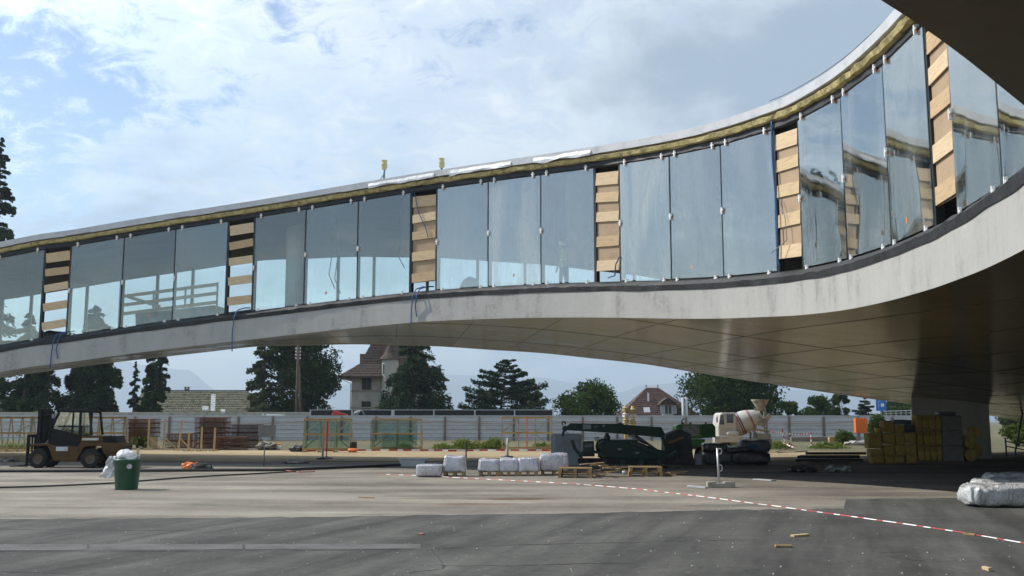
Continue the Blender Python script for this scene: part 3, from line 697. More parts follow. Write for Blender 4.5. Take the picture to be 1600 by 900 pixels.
for k_, (px, w_, h_) in enumerate(((722, 24, 16), (748, 34, 12), (772, 26, 18), (690, 20, 9), (850, 30, 10), (1210, 40, 14), (1295, 44, 12), (630, 18, 8), (1150, 30, 12), (30, 60, 10))):
    rng = np.random.default_rng(60 + k_); g = gp(px, 701.5); s_ = ppm(g.y); w2, h2 = w_ * .75 / s_, h_ * 1.15 / s_; nb_ = 420
    o = thing('weeds', '', 'weeds', g); a_ = rng.uniform(0, 6.28, nb_); r_ = rng.uniform(0, 1, nb_) ** .5
    hh = h2 * (1 - r_ ** 2 * .75) * rng.uniform(.35, 1.15, nb_)
    cen = np.stack([np.cos(a_) * r_ * w2, np.sin(a_) * r_ * .7, hh * .5], 1)
    axs = np.tile(np.array([0, 0, 1.6]), (nb_, 1)); leaves('blades', cen, np.maximum(hh, .08), L_grass, o, rng, axis=axs, asp=.16)
    sm = rng.integers(0, nb_, 240); c2 = cen[sm] + rng.normal(size=(240, 3)) * .08; c2[:, 2] = np.abs(hh[sm] * rng.uniform(.2, 1, 240)) + .03; leaves('leaf_tufts', c2, rng.uniform(.1, .22, 240), L_grass, o, rng)
    tag(o, ('weed clump with upright blades left of the timber rack', 'low weed clump at the hoarding foot, between two taller clumps', 'tall weed clump just left of the empty timber rack', 'thin weeds right of the glass rack', 'weeds right of the empty timber rack', 'weeds right of the concrete mixer', 'weeds behind the barrier tape posts', 'thin weeds at the glass rack foot', 'weeds behind the mixer drum', 'weeds behind the forklift mast')[k_], 'weeds', 'weeds along the hoarding')

# ================================================================ HOUSES
M_cream = mat('cream_render', (.42, .395, .345), .9, var=.12, scale=.8)
M_tileg = mat('mossy_tile', (.115, .112, .075), .9, var=.4, scale=3.0, col2=(.05, .052, .036))
M_tileb = mat('brown_tile', (.062, .042, .033), .9, var=.3, scale=2.0)
M_brick = mat('red_brick', (.24, .105, .07), .9, var=.3, scale=4)
M_shut = mat('dark_shutter', (.02, .026, .024), .6)
M_pane = mat('window_pane', (.05, .06, .07), .08, spec=.8)
M_whitep = mat('white_wood', (.62, .64, .64), .6, var=.06)
M_greyp = mat('pale_grey_paint', (.45, .47, .48), .6, var=.08)
def tiled_slope(mb, a, b, c_, d_, nu, nv, th=.13):
    """tiles laid in courses over the quad a-b (eave) d-c (ridge)"""
    a, b, c_, d_ = map(Vector, (a, b, c_, d_)); nrm = (b - a).cross(d_ - a).normalized()
    if nrm.z < 0: nrm = -nrm
    for j in range(nv):
        t0, t1 = j / nv, (j + 1.12) / nv
        for i in range(nu):
            u0, u1 = (i + .10) / nu, (i + .90) / nu
            if j % 2: u0 += .5 / nu; u1 = min(1, u1 + .5 / nu)
            def q(u, t): return a.lerp(b, u).lerp(d_.lerp(c_, u), min(t, 1))
            k0 = nrm * (th * .9 + R.uniform(-.015, .015)); k1 = nrm * .02
            mb.add([q(u0, t0) + k0, q(u1, t0) + k0, q(u1, t1) + k1, q(u0, t1) + k1, q(u0, t0), q(u1, t0)], [(0, 1, 2, 3), (4, 5, 1, 0), (4, 0, 3), (5, 2, 1)])
def window(parent, x0, x1, z0, z1, y, frame=M_whitep, pane=M_pane, name='window', bars=True):
    m2 = MB(); t = .07
    m2.box(((x0 + x1) / 2, y - .03, z0), (x1 - x0 + .14, .12, t)); m2.box(((x0 + x1) / 2, y - .03, z1), (x1 - x0 + .14, .1, t))
    for x in (x0, x1): m2.box((x, y - .03, (z0 + z1) / 2), (t, .1, z1 - z0 - t))
    if bars: m2.box(((x0 + x1) / 2, y - .03, (z0 + z1) / 2), (.06, .08, z1 - z0 - t))
    w = m2.build(name, frame, parent); m3 = MB(); m3.box(((x0 + x1) / 2, y - .005, (z0 + z1) / 2), (x1 - x0 - .07, .03, z1 - z0 - .07)); m3.build('pane', pane, w); return w
# low bungalow with a long mossy roof
Y = 130.0; pm = ppm(Y)
xa, xb = at(203, 650, Y).x, at(392, 650, Y).x; ra_, rb = at(222, 612, Y + 4).x, at(389, 612, Y + 4).x
zr = at(300, 612, Y + 4).z + .05; ze = 2.2
h = thing('bungalow', 'low house with a long mossy tiled roof and small chimney', 'house', (0, Y, 0))
m2 = MB(); m2.box(((xa + xb) / 2, 4.2, ze / 2), (xb - xa - .8, 7.4, ze)); m2.build('wall', M_cream, h)
m2 = MB(); m2.prism([(0, ze), (4.4, zr - .06), (8.8, ze), (8.8, ze - .15), (0, ze - .15)], 0, 1)
vs = [((xa if v[0] in (0, 8.8) else ra_) if v[1] < .5 else (xb if v[0] in (0, 8.8) else rb), v[0] - .4, v[2]) for v in m2.v]
m2.v = vs; rf = m2.build('roof', M_tileg, h)
m2 = MB(); tiled_slope(m2, (xa, -.4, ze), (xb, -.4, ze), (rb, 4.0, zr), (ra_, 4.0, zr), 46, 15)
tag(m2.build('tiles', mat('mossy_tile_face', (.17, .165, .11), .9, var=.35, scale=2.0), rf), kind='stuff')
m2 = MB(); m2.beam((ra_, 4.0, zr + .08), (rb, 4.0, zr + .08), .22, .16); m2.build('ridge_cap', M_tileg, rf)
cx = at(291, 608, Y + 4).x; m2 = MB(); m2.box((cx, 4.3, zr + .1), (.55, .5, .5)); m2.box((cx - .2, 4.3, zr + .42), (.1, .5, .2)); m2.box((cx + .2, 4.3, zr + .42), (.1, .5, .2)); m2.box((cx, 4.3, zr + .56), (.7, .6, .08)); m2.build('chimney', mat('old_stone', (.2, .19, .17), .9, var=.2), rf)
dx0, dx1 = at(273, 640, Y).x, at(315, 640, Y).x; kz = 1.3
m2 = MB(); m2.add([(dx0, .35, 2.5), (dx1, .35, 2.5), (dx1 - .7, 2.3, 4.3), (dx0 + .75, 2.3, 4.3), (dx0, .35, 2.3), (dx1, .35, 2.3), (dx1, 2.4, 3.0), (dx0, 2.4, 3.0)], [(0, 1, 2, 3), (0, 4, 5, 1), (1, 5, 6, 2), (0, 3, 7, 4), (2, 6, 7, 3)]); dm = m2.build('dormer', M_tileg, h)
m2 = MB(); tiled_slope(m2, (dx0, .3, 2.52), (dx1, .3, 2.52), (dx1 - .7, 2.3, 4.35), (dx0 + .75, 2.3, 4.35), 14, 7); tag(m2.build('tiles', M_tileb, dm), kind='stuff')
for (x0, x1, y0, y1) in ((316, 326, 634, 641), (345, 352, 639, 644), (330, 337, 615, 642)):
    zz0, zz1 = at(x0, y1, Y).z, at(x0, y0, Y).z; xx0, xx1 = at(x0, y0, Y).x, at(x1, y0, Y).x
    def sl(z): return -.4 + 4.4 * (z - ze) / (zr - ze) - .16
    def qx(x, z): return x * (Y + sl(z)) / Y
    m2 = MB(); m2.add([(qx(xx0, zz0), sl(zz0), zz0), (qx(xx1, zz0), sl(zz0), zz0), (qx(xx1, zz1), sl(zz1), zz1), (qx(xx0, zz1), sl(zz1), zz1), (qx(xx0, zz0), sl(zz0) + .3, zz0), (qx(xx1, zz0), sl(zz0) + .3, zz0), (qx(xx1, zz1), sl(zz1) + .3, zz1), (qx(xx0, zz1), sl(zz1) + .3, zz1)],
                      [(0, 1, 2, 3), (0, 4, 5, 1), (1, 5, 6, 2), (2, 6, 7, 3), (3, 7, 4, 0)])
    m2.build('skylight' if x0 != 330 else 'flashing', M_greyp, rf)
# villa with turret
Y = 135.0
h = thing('villa', 'cream villa with brown hipped roof and small round turret', 'house', (0, Y, 0))
X = lambda px: at(px, 620, Y).x
Z = lambda py: at(600, py, Y).z
x0, x1 = X(549), X(672); zeave = Z(585)
m2 = MB(); m2.box(((x0 + x1) / 2, 4.5, zeave / 2), (x1 - x0, 9, zeave)); wl_ = m2.build('wall', M_cream, h)
for py in (611, 637): m2 = MB(); m2.box(((x0 + x1) / 2, -.04, Z(py)), (x1 - x0 + .1, .12, .18)); m2.build('string_course', mat('stone_band', (.33, .29, .23), .9), wl_)
ex0, ex1 = X(529), X(695); zt_ = Z(500); rxa, rxb = X(590), X(640)
zl = Z(589)
m2 = MB()
E0 = [(ex0, -1.3, zl), (ex1, -1.3, zl), (ex1, 10.3, zl), (ex0, 10.3, zl)]
K = [(x0 + .9, .9, zeave + 1.5), (x1 - .9, .9, zeave + 1.5), (x1 - .9, 8.1, zeave + 1.5), (x0 + .9, 8.1, zeave + 1.5)]
T = [(rxa, 4.0, zt_), (rxb, 4.0, zt_), (rxb, 5.0, zt_), (rxa, 5.0, zt_)]
B = [(v[0], v[1], v[2] - .18) for v in E0]
m2.add(B + E0 + K + T, [(3, 2, 1, 0)] + [(a + l * 4, (a + 1) % 4 + l * 4, (a + 1) % 4 + 4 + l * 4, a + 4 + l * 4) for l in range(3) for a in range(4)] + [(12, 13, 14, 15)])
rf = m2.build('roof', M_tileb, h)
m2 = MB(); tiled_slope(m2, K[0], K[1], T[1], T[0], 26, 16, .08); tiled_slope(m2, E0[0], E0[1], K[1], K[0], 30, 5, .08); tag(m2.build('tiles', M_tileb, rf), kind='stuff')
m2 = MB(); m2.box((X(561), 3, Z(560)), (.8, .7, 1.6)); m2.build('chimney', M_brick, rf)
m2 = MB(); m2.box((X(593), 1.2, Z(556)), (.4, .4, 3.2)); m2.build('chimney', mat('dull_red', (.13, .07, .055), .9), rf)
m2 = MB(); m2.tube([(ex0 + .1, -1.2, zl - .1), (x0 - .1, -.12, zl - .9), (x0 - .06, -.12, .1)], .06, 6); m2.build('downpipe', M_greym, h)
for (a, b, c_, d_) in ((565, 580, 589, 609), (565, 580, 627, 640)):
    m2 = MB(); xx0, xx1, zz0, zz1 = X(a), X(b), Z(d_), Z(c_)
    for k_ in range(2):
        xm0 = xx0 + (xx1 - xx0) * k_ / 2 + .02; xm1 = xx0 + (xx1 - xx0) * (k_ + 1) / 2 - .02
        for q in range(10): m2.box(((xm0 + xm1) / 2, -.05 - .01 * (q % 2), zz0 + (zz1 - zz0) * (q + .5) / 10), (xm1 - xm0, .06, (zz1 - zz0) / 10 - .015))
    m2.build('shutter', M_shut, wl_)
tx = (X(597) + X(623)) / 2; tr_ = (X(623) - X(597)) / 2
m2 = MB(); m2.lathe([(tr_, 0), (tr_, Z(561))], Matrix.Translation((tx, -.6, 0)), 14); tu = m2.build('turret', M_cream, h)
m2 = MB(); m2.lathe([(tr_ + .4, Z(562)), (tr_ * .75, Z(552)), (tr_ * .35, Z(540)), (.03, Z(528))], Matrix.Translation((tx, -.6, 0)), 14); m2.build('turret_roof', M_tileb, tu)
for (px, c_, d_) in ((601.5, 570, 586), (601.5, 609, 626), (614, 618, 626)):
    yy = -.6 - math.sqrt(max(.05, tr_**2 - (X(px) - tx)**2)); window(tu, X(px) - .18 if px < 610 else X(px) - .35, X(px) + .18 if px < 610 else X(px) + .35, Z(d_), Z(c_), yy, bars=px > 610)
# brown house with dormer
Y = 128.0
h = thing('hipped_house', 'brown tiled hipped roof house with white shuttered dormer window', 'house', (0, Y, 0))
X = lambda px: at(px, 620, Y).x
Z = lambda py: at(1020, py, Y).z
x0, x1 = X(958), X(1108)
m2 = MB(); m2.box(((x0 + x1) / 2, 5.0, .8), (x1 - x0 - .8, 8.4, 1.6)); m2.build('wall', M_brick, h)
E0 = [(x0, .2, 1.6), (x1 + .2, .2, 1.6), (x1 + .2, 10, 1.6), (x0, 10, 1.6)]; T = [(X(1018), 4.6, Z(604)), (X(1037), 4.6, Z(604)), (X(1037), 5.4, Z(604)), (X(1018), 5.4, Z(604))]
B = [(v[0], v[1], 1.45) for v in E0]
m2 = MB(); m2.add(B + E0 + T, [(3, 2, 1, 0)] + [(a + l * 4, (a + 1) % 4 + l * 4, (a + 1) % 4 + 4 + l * 4, a + 4 + l * 4) for l in range(2) for a in range(4)] + [(8, 9, 10, 11)])
M_tiler = mat('red_brown_tile', (.085, .05, .04), .9, var=.3, scale=2.5)
rf = m2.build('roof', M_tiler, h)
m2 = MB(); tiled_slope(m2, E0[0], E0[1], T[1], T[0], 34, 18, .08); tag(m2.build('tiles', M_tiler, rf), kind='stuff')
for p in (T[0], T[1]): m2 = MB(); m2.lathe([(.06, p[2] - .05), (.05, p[2] + .15), (.12, p[2] + .24), (.03, p[2] + .42)], Matrix.Translation((p[0], 5.0, 0)), 8); m2.build('finial', M_brick, rf)
m2 = MB(); m2.box((X(1044.5), 1.8, (Z(649) + Z(629)) / 2), (X(1053) - X(1036), 2.6, Z(629) - Z(649))); dm = m2.build('dormer', M_whitep, h)
m2 = MB(); m2.prism([(X(1031), Z(631)), (X(1036), Z(626)), (X(1044), Z(621)), (X(1052), Z(626)), (X(1058), Z(631)), (X(1058), Z(632.5)), (X(1031), Z(632.5))], .2, 3.6); m2.build('dormer_roof', M_tiler, dm)
window(dm, X(1039), X(1050), Z(647), Z(633), .48)
for (a, b) in ((1032, 1037.5), (1051.5, 1058)): m2 = MB(); m2.box(((X(a) + X(b)) / 2, .42, (Z(647) + Z(632)) / 2), (X(b) - X(a), .07, Z(632) - Z(647))); m2.build('shutter', M_greyp, dm)
def sl(z): return .2 + 4.4 * (z - 1.6) / (Z(604) - 1.6) - .12
m2 = MB(); a, b = X(1008), X(1018); z0_, z1_ = Z(644), Z(636); m2.add([(a, sl(z0_), z0_), (b, sl(z0_), z0_), (b, sl(z1_), z1_), (a, sl(z1_), z1_), (a, sl(z0_) + .3, z0_), (b, sl(z0_) + .3, z0_), (b, sl(z1_) + .3, z1_), (a, sl(z1_) + .3, z1_)], [(0, 1, 2, 3), (0, 4, 5, 1), (1, 5, 6, 2), (2, 6, 7, 3), (3, 7, 4, 0)]); m2.build('skylight', M_greyp, rf)
m2 = MB(); m2.tube([(X(1018), sl(Z(627)) + .2, Z(630)), (X(1018), sl(Z(627)) + .2, Z(613))], .11, 10); m2.build('flue', M_whitep, rf)

# ================================================================ HOARDING AND ROADSIDE
class Site:
    """a thing standing on the ground at photo pixel (px, ybase): x(), z() give its own metres"""
    def __init__(s, name, label, cat, px, ybase, group=None, rz=0.0, z0=0.0, dy=0.0):
        g = gp(px, ybase); g.y += dy; g.x *= (g.y) / (g.y - dy); s.Y = g.y; s.pm = ppm(g.y); s.px = px; s.yb = ybase
        s.o = thing(name, label, cat, (g.x, g.y, z0), rz, group)
    def x(s, px): return (px - s.px) / s.pm
    def z(s, py): return (s.yb - py) / s.pm
M_hoard = mat('hoarding_steel', (.50, .52, .54), .45, .35, var=.12, scale=.7, stretch=(.4, 1, 2))
M_postb = mat('hoarding_post', (.20, .16, .14), .6, .3, var=.2)
HY = gp(800, 689).y; bw = 53.3 / ppm(HY)
hz = thing('site_hoarding', 'long corrugated grey steel hoarding with brown posts behind the yard', 'hoarding', (0, HY, 0))
pan = MB(); prof = []
NR = 6; Ht = at(800, 650, HY).z
for k_ in range(NR):
    z = .06 + (Ht - .06) * k_ / NR; dz = (Ht - .06) / NR
    prof += [(0, z), (0, z + dz * .70), (-.045, z + dz * .78), (-.045, z + dz * .93)]
prof += [(0, Ht)]
A = [(-bw / 2 + .006, y, z) for y, z in prof]; Bq = [(bw / 2 - .006, y, z) for y, z in prof]
pan.strip(A, Bq); pan.strip([(v[0], v[1] + .02, v[2]) for v in A], [(v[0], v[1] + .02, v[2]) for v in Bq]); pan.strip([A[-1], Bq[-1]], [(A[-1][0], .02, Ht), (Bq[-1][0], .02, Ht)])
pst = MB(); pst.box((0, -.09, Ht / 2 - .05), (.19, .09, Ht - .1)); pst.box((0, -.05, Ht - .02), (.1, .16, .05))
p0 = q0 = None
nb = 29
for k_ in range(nb):
    x = at(-30, 650, HY).x + k_ * bw
    if p0 is None: p0 = pan.build('hoarding_panel', M_hoard, hz, loc=(x, 0, 0)); q0 = pst.build('post', M_postb, hz, loc=(x - bw / 2, 0, 0))
    else: share(p0, 'hoarding_panel', hz, (x, R.uniform(-.012, .012), R.uniform(-.01, .01))); share(q0, 'post', hz, (x - bw / 2, 0, R.uniform(-.03, .0)))
mb = MB(); mb.box((at(-30, 650, HY).x + (nb - 1) * bw / 2, .0, Ht + .03), (nb * bw, .08, .05)); mb.build('top_rail', M_hoard, hz)
def rope(name, label, pts, r, m, sagz=.0, group=None, cat='rope', per=6):
    out = []
    for a, b in zip(pts[:-1], pts[1:]):
        for k_ in range(per):
            t = k_ / per; p = Vector(a).lerp(Vector(b), t); p.z -= sagz * 4 * t * (1 - t); out.append(p)
    out.append(Vector(pts[-1])); m2 = MB(); m2.tube(out, r, 5); return tag(m2.build(name, m, smooth=True), label, cat, group)
M_redrope = mat('red_rope', (.42, .16, .13), .8, var=.2)
rope('rope', 'thin red rope slung along the hoarding posts', [(at(-30, 650, HY).x + k_ * bw * 2 - bw / 2, HY - .16, Ht * .72 + .14 * (k_ % 2)) for k_ in range(14)], .022, M_redrope, .08)

M_conc = mat('grey_concrete', (.36, .34, .29), .9, var=.15, scale=2, bump=.25)
M_dark = mat('dark_screen', (.022, .023, .022), .8, var=.3)
Yb = 98.0
b1 = thing('road_barrier', 'plain grey roadside barrier wall above the hoarding, on the left', 'barrier', (0, Yb, 0))
for k_ in range(9):
    a = at(-40 + k_ * 58.5, 650, Yb).x; b = at(-40 + (k_ + 1) * 58.5, 650, Yb).x; m2 = MB(); zt = at(0, 644, Yb).z
    m2.box(((a + b) / 2, 0, zt / 2), (b - a - .02, .2, zt)); m2.build('wall_panel', M_conc, b1, bev=.02)
Yc = 95.0
b2 = thing('noise_screen', 'dark noise screen with pale posts above the hoarding', 'screen', (0, Yc, 0))
edges = [485, 550, 614, 678, 742, 804, 864]
for k_ in range(6):
    a = at(edges[k_], 650, Yc).x; b = at(edges[k_ + 1], 650, Yc).x; zt = at(0, 641, Yc).z
    m2 = MB(); m2.box(((a + b) / 2, 0, zt / 2), (b - a - .1, .08, zt))
    for q in range(5): m2.box(((a + b) / 2, -.05, zt - .15 - q * .22), (b - a - .12, .04, .05))
    m2.build('screen_panel', M_dark, b2)
    m2 = MB(); m2.box(((a + b) / 2, -.02, zt + .03), (b - a - .1, .14, .06)); m2.build('coping', M_greyp, b2)
for e_ in edges: m2 = MB(); m2.box((at(e_, 650, Yc).x, -.02, at(0, 640, Yc).z / 2), (.12 if e_ != 614 else .3, .16, at(0, 640, Yc).z)); m2.build('post', M_greyp, b2)
# van roof seen over the hoarding
M_white = mat('white_paintwork', (.72, .73, .74), .3, var=.04, coat=.4)
M_tyre = mat('tyre_rubber', (.016, .015, .014), .9, var=.3, bump=.3)
M_win = mat('vehicle_glass', (.025, .03, .035), .08, spec=.9)
def wheel(parent, c, r, w, rim=M_greym, hub=.55):
    M = Matrix.Translation(c) @ Matrix.Rotation(math.pi / 2, 4, 'X')
    m2 = MB(); m2.lathe([(r * .55, -w / 2), (r * .92, -w / 2), (r, -w * .3), (r, w * .3), (r * .92, w / 2), (r * .55, w / 2)], M, 24, caps=False)
    for k_ in range(14):
        a = 2 * math.pi * k_ / 14; m2.box((0, 0, 0), (.03, w * .96, .05), M=Matrix.Translation(c) @ Matrix.Rotation(a, 4, 'Y') @ Matrix.Translation((r * .985, 0, 0)))
    t = m2.build('wheel', M_tyre, parent, smooth=False)
    m2 = MB(); m2.lathe([(r * .56, -w / 2 + .03), (r * .45, -w * .2), (r * .2, -w * .25), (r * .18, -w * .5), (.01, -w * .5)], M, 20, caps=False)
    m2.lathe([(r * .56, w / 2 - .03), (r * .45, w * .2), (r * .2, w * .25), (.01, w * .3)], M, 20, caps=False)
    m2.build('rim', rim, t, smooth=True); return t
def vanprof(): return [(-2.0, .35), (-2.05, .95), (-1.95, 1.1), (-1.62, 1.85), (-1.35, 1.98), (1.0, 1.96), (1.25, 1.85), (1.55, 1.15), (2.1, 1.0), (2.2, .6), (2.2, .35)]
Y = 92.5; vx = at(432, 650, Y).x
v = thing('van', 'white van behind the hoarding, only its roof and windows showing', 'van', (vx, Y, .38))
m2 = MB(); m2.prism([(x * .52, z) for x, z in vanprof()], -.85, .85); m2.build('body', M_white, v, bev=.06)
for (a, b) in ((-.62, -.12), (-.05, .42)): m2 = MB(); m2.prism([(a, 1.45), (a + .06, 1.80), (b - .06, 1.80), (b + .08, 1.45)], -.87, -.86); m2.build('side_window', M_win, v)
m2 = MB(); m2.box((0, 0, .1), (1.7, 1.5, .7)); m2.build('underbody', M_blackm, v)
for x in (-.55, .6): wheel(v, (x, -.78, -.08), .3, .2)
m2 = MB(); m2.tube([(-1.15, -.4, .2), (-1.15, -.4, 2.05)], .05, 6); m2.build('roof_pole', M_white, v)
# red excavator arm and hose reel on the roadside
M_red = mat('red_paint', (.48, .04, .03), .45, var=.1)
v = thing('excavator_arm', 'red excavator arm showing above the hoarding before the dark screen', 'excavator', (at(530, 650, 91.5).x, 91.5, .05))
m2 = MB(); m2.prism([(-.82, .0), (-.70, 2.3), (-.45, 2.68), (.75, 2.3), (.9, 1.95), (.65, 1.9), (-.35, 2.25), (-.4, 2.0), (-.5, .0)], -.12, .12); m2.build('boom', M_red, v, bev=.03)
m2 = MB(); m2.tube([(-.2, -.02, 1.75), (.45, -.02, 1.98)], .05, 8); m2.build('ram', M_greym, v)
m2 = MB(); m2.box((-.5, 0, .1), (.9, 1.2, .2)); m2.build('base', M_blackm, v)
v = thing('pipe_coil', 'grey looped pipes standing before the dark screen', 'pipes', (at(560, 650, 91.5).x, 91.5, 0))
for k_ in range(4):
    w_ = 1.1 - k_ * .14; pts = [(-w_ / 2 + .1 * k_, -.1 * k_, 0)] + [(.1 * k_ - w_ / 2 * math.cos(a), -.1 * k_, 2.0 + .70 * math.sin(a)) for a in [math.pi * q / 10 for q in range(11)]] + [(w_ / 2 + .1 * k_, -.1 * k_, 0)]
    m2 = MB(); m2.tube(pts, .045, 6); m2.build('pipe_hoop', M_greym, v, smooth=True)
# utility pole
Y = 104.0; px_ = at(463, 650, Y).x
v = thing('utility_pole', 'tall wooden utility pole with white insulators before the dense dark tree', 'pole', (px_, Y, 0))
m2 = MB(); m2.tube([(0, 0, -.1), (0, 0, 11.0)], [.17, .11], 10); m2.build('pole_shaft', M_bark, v, smooth=True)
m2 = MB(); m2.tube([(.5, .3, -.1), (.12, .05, 7.6)], [.12, .10], 8); m2.build('brace', M_bark, v, smooth=True)
for k_ in range(4):
    for sx in (-1, 1): m2 = MB(); m2.lathe([(.03, 0), (.07, .03), (.04, .08), (.07, .12), (.02, .17)], Matrix.Translation((sx * .22, 0, 8.2 + k_ * .34)), 8); m2.beam((0, 0, 8.2 + k_ * .34), (sx * .22, 0, 8.2 + k_ * .34), .03, .03); m2.build('insulator', M_clip, v)
# twin flue posts before the brown house
v = thing('twin_posts', 'pair of pale steel posts before the brown hipped roof', 'posts', (at(1070, 650, 93).x, 93, 0))
for sx in (-.15, .16): m2 = MB(); m2.tube([(sx, 0, 0), (sx, 0, at(0, 621, 93).z)], .12, 8); m2.build('post', M_greyp, v, smooth=True)
m2 = MB(); m2.beam((-.2, 0, 2.2), (.2, 0, 2.2), .06, .1); m2.build('bracket', M_greym, v)
# blue road sign
Y = 97; v = thing('road_sign', 'blue road sign with white panel standing left of the pier', 'sign', (at(1377, 640, Y).x, Y, 0))
M_blue = mat('sign_blue', (.03, .16, .52), .4, var=.04); zt, zb_ = at(0, 619, Y).z, at(0, 642, Y).z
m2 = MB(); m2.box((0, 0, (zt + zb_) / 2), (.98, .05, zt - zb_)); pl = m2.build('sign_plate', M_blue, v, bev=.01)
m2 = MB(); m2.box((.12, -.03, zb_ + .55), (.32, .012, .30)); m2.build('white_panel', M_clip, pl)
m2 = MB(); m2.box((.12, -.04, zb_ + .53), (.22, .01, .06)); m2.build('panel_mark', M_greyp, pl)
m2 = MB()
for (a, b) in (((-.26, .2), (-.26, .9)), ((-.26, .9), (-.1, 1.0)), ((-.12, .85), (.2, .85)), ((-.26, .45), (-.1, .6))): m2.beam((a[0], -.03, zb_ + a[1]), (b[0], -.03, zb_ + b[1]), .012, .05, up=(0, -1, 0))
m2.build('route_line', M_clip, pl)
m2 = MB(); m2.tube([(0, .06, 0), (0, .06, zt)], .05, 8); m2.build('post', M_greym, v)
Y = 100; v = thing('footbridge_railing', 'pale footbridge parapet with steel railing left of the pier', 'railing', (at(1412, 645, Y).x, Y, 0))
a, b = at(1380, 645, Y).x - at(1412, 645, Y).x, at(1450, 645, Y).x - at(1412, 645, Y).x
m2 = MB(); m2.box(((a + b) / 2, 0, 1.15), (b - a, .4, 2.3)); m2.build('parapet', mat('pale_concrete', (.55, .54, .5), .8), v, bev=.03)
m2 = MB(); m2.tube([(a, -.1, 2.72), (b, -.1, 2.86)], .04, 6); m2.tube([(a, -.1, 2.5), (b, -.1, 2.62)], .025, 6); m2.build('rail', M_greyp, v)
for k_ in range(9): x = a + (b - a) * (k_ + .5) / 9; m2 = MB(); m2.beam((x, -.1, 2.28), (x, -.1, 2.72 + .14 * (k_ + .5) / 9), .04, .04); m2.build('baluster', M_greyp, v)

# ================================================================ YARD: FORKLIFT
M_fy = mat('dull_yellow_paint', (.075, .039, .010), .55, var=.2, scale=2.5, spec=.25)
M_fb = mat('black_paint', (.009, .009, .0095), .55, var=.2, spec=.2)
T_ = Site('forklift', 'yellow and black counterbalance forklift with glazed cab parked on the left', 'forklift', 120, 730.5)
f = T_.o; x, z = T_.x, T_.z; D = 1.15     # overall width
hw = D / 2
m2 = MB(); m2.prism([(x(56), z(697)), (x(83), z(697)), (x(87), z(704)), (x(93), z(719)), (x(128), z(721)), (x(132), z(711)), (x(140), z(698)), (x(165), z(697)), (x(170), z(710)), (x(192), z(705)), (x(196), z(698)), (x(195), z(693)), (x(132), z(692)), (x(130), z(698)), (x(100), z(698)), (x(83), z(693)), (x(60), z(694))], -hw, hw)
ch = m2.build('chassis', M_fy, f, bev=.02)
m2 = MB(); m2.prism([(x(130), z(694)), (x(131), z(682)), (x(165), z(682)), (x(167), z(694))], -hw * .85, hw * .85); hd = m2.build('hood', M_fy, f, bev=.03)
m2 = MB(); m2.box((x(147), -hw * .86, z(687)), (x(160) - x(135), .02, .09)); m2.build('pale_stripe', mat('pale_vinyl', (.5, .48, .42), .6), hd)
m2 = MB(); m2.prism([(x(166), z(694)), (x(166), z(683)), (x(184), z(682)), (x(188), z(694))], -hw * .8, hw * .8); m2.build('radiator_cover', M_fb, f, bev=.02)
m2 = MB(); m2.prism([(x(164), z(696)), (x(190), z(693.5)), (x(196), z(699)), (x(192), z(712)), (x(172), z(714)), (x(168), z(700))], -hw * .93, hw * .93); m2.build('counterweight', M_fy, f, bev=.05)
m2 = MB(); m2.box((x(106), -hw - .012, z(701.5)), (x(115) - x(97), .02, .16)); m2.build('name_plate', mat('plate_white', (.45, .5, .55), .5), ch)
for wx in (70, 149.5):
    for sy in (-1, 1): wheel(f, (x(wx), sy * (hw - .1), .36), .36, .26, rim=mat('rim_paint', (.10, .075, .05), .6), hub=.5)
mast = MB()
for sy in (-.38, .38): mast.box((x(66), sy, z(680)), (.14, .10, z(641) - z(719))); mast.box((x(71.5), sy * .86, z(681)), (.12, .08, z(643) - z(717)))
mast.box((x(67), 0, z(642.5)), (.2, .8, .08)); mast.box((x(67), 0, z(668)), (.14, .8, .08)); mast.box((x(69), 0, z(690)), (.14, .8, .08))
for sy in (-.2, 0, .2): mast.tube([(x(70), sy, z(716)), (x(70), sy, z(648))], .04, 8)
for sy in (-.3, -.12, .1, .28): mast.tube([(x(64), sy, z(716)), (x(64), sy, z(644))], .028, 6)
mast.box((x(74), 0, z(680)), (.03, .72, z(645) - z(716)))
mst = mast.build('mast', M_fb, f, bev=.008)
m2 = MB(); m2.tube([(x(76), .3, z(655)), (x(83), .3, z(650)), (x(88), .3, z(655))], .03, 6); m2.tube([(x(73), -.3, z(697)), (x(85), -.3, z(684))], .05, 8); m2.build('tilt_ram', M_greym, f)
m2 = MB()
for zz in (682, 696, 712): m2.box((x(55), 0, z(zz)), (.06, 1.0, .09))
for sy in (-.45, -.2, 0, .2, .45): m2.box((x(53), sy, z(698)), (.04, .05, z(681) - z(714)))
cg = m2.build('fork_carriage', M_fb, f)
for sy in (-.33, .33): m2 = MB(); m2.box((x(49), sy, z(703)), (.05, .12, z(680) - z(726))); m2.prism([(x(50), z(728.5)), (x(50), z(726)), (x(24), z(727.5)), (x(24), z(728.8))], sy - .06, sy + .06); m2.build('fork', M_fb, f)
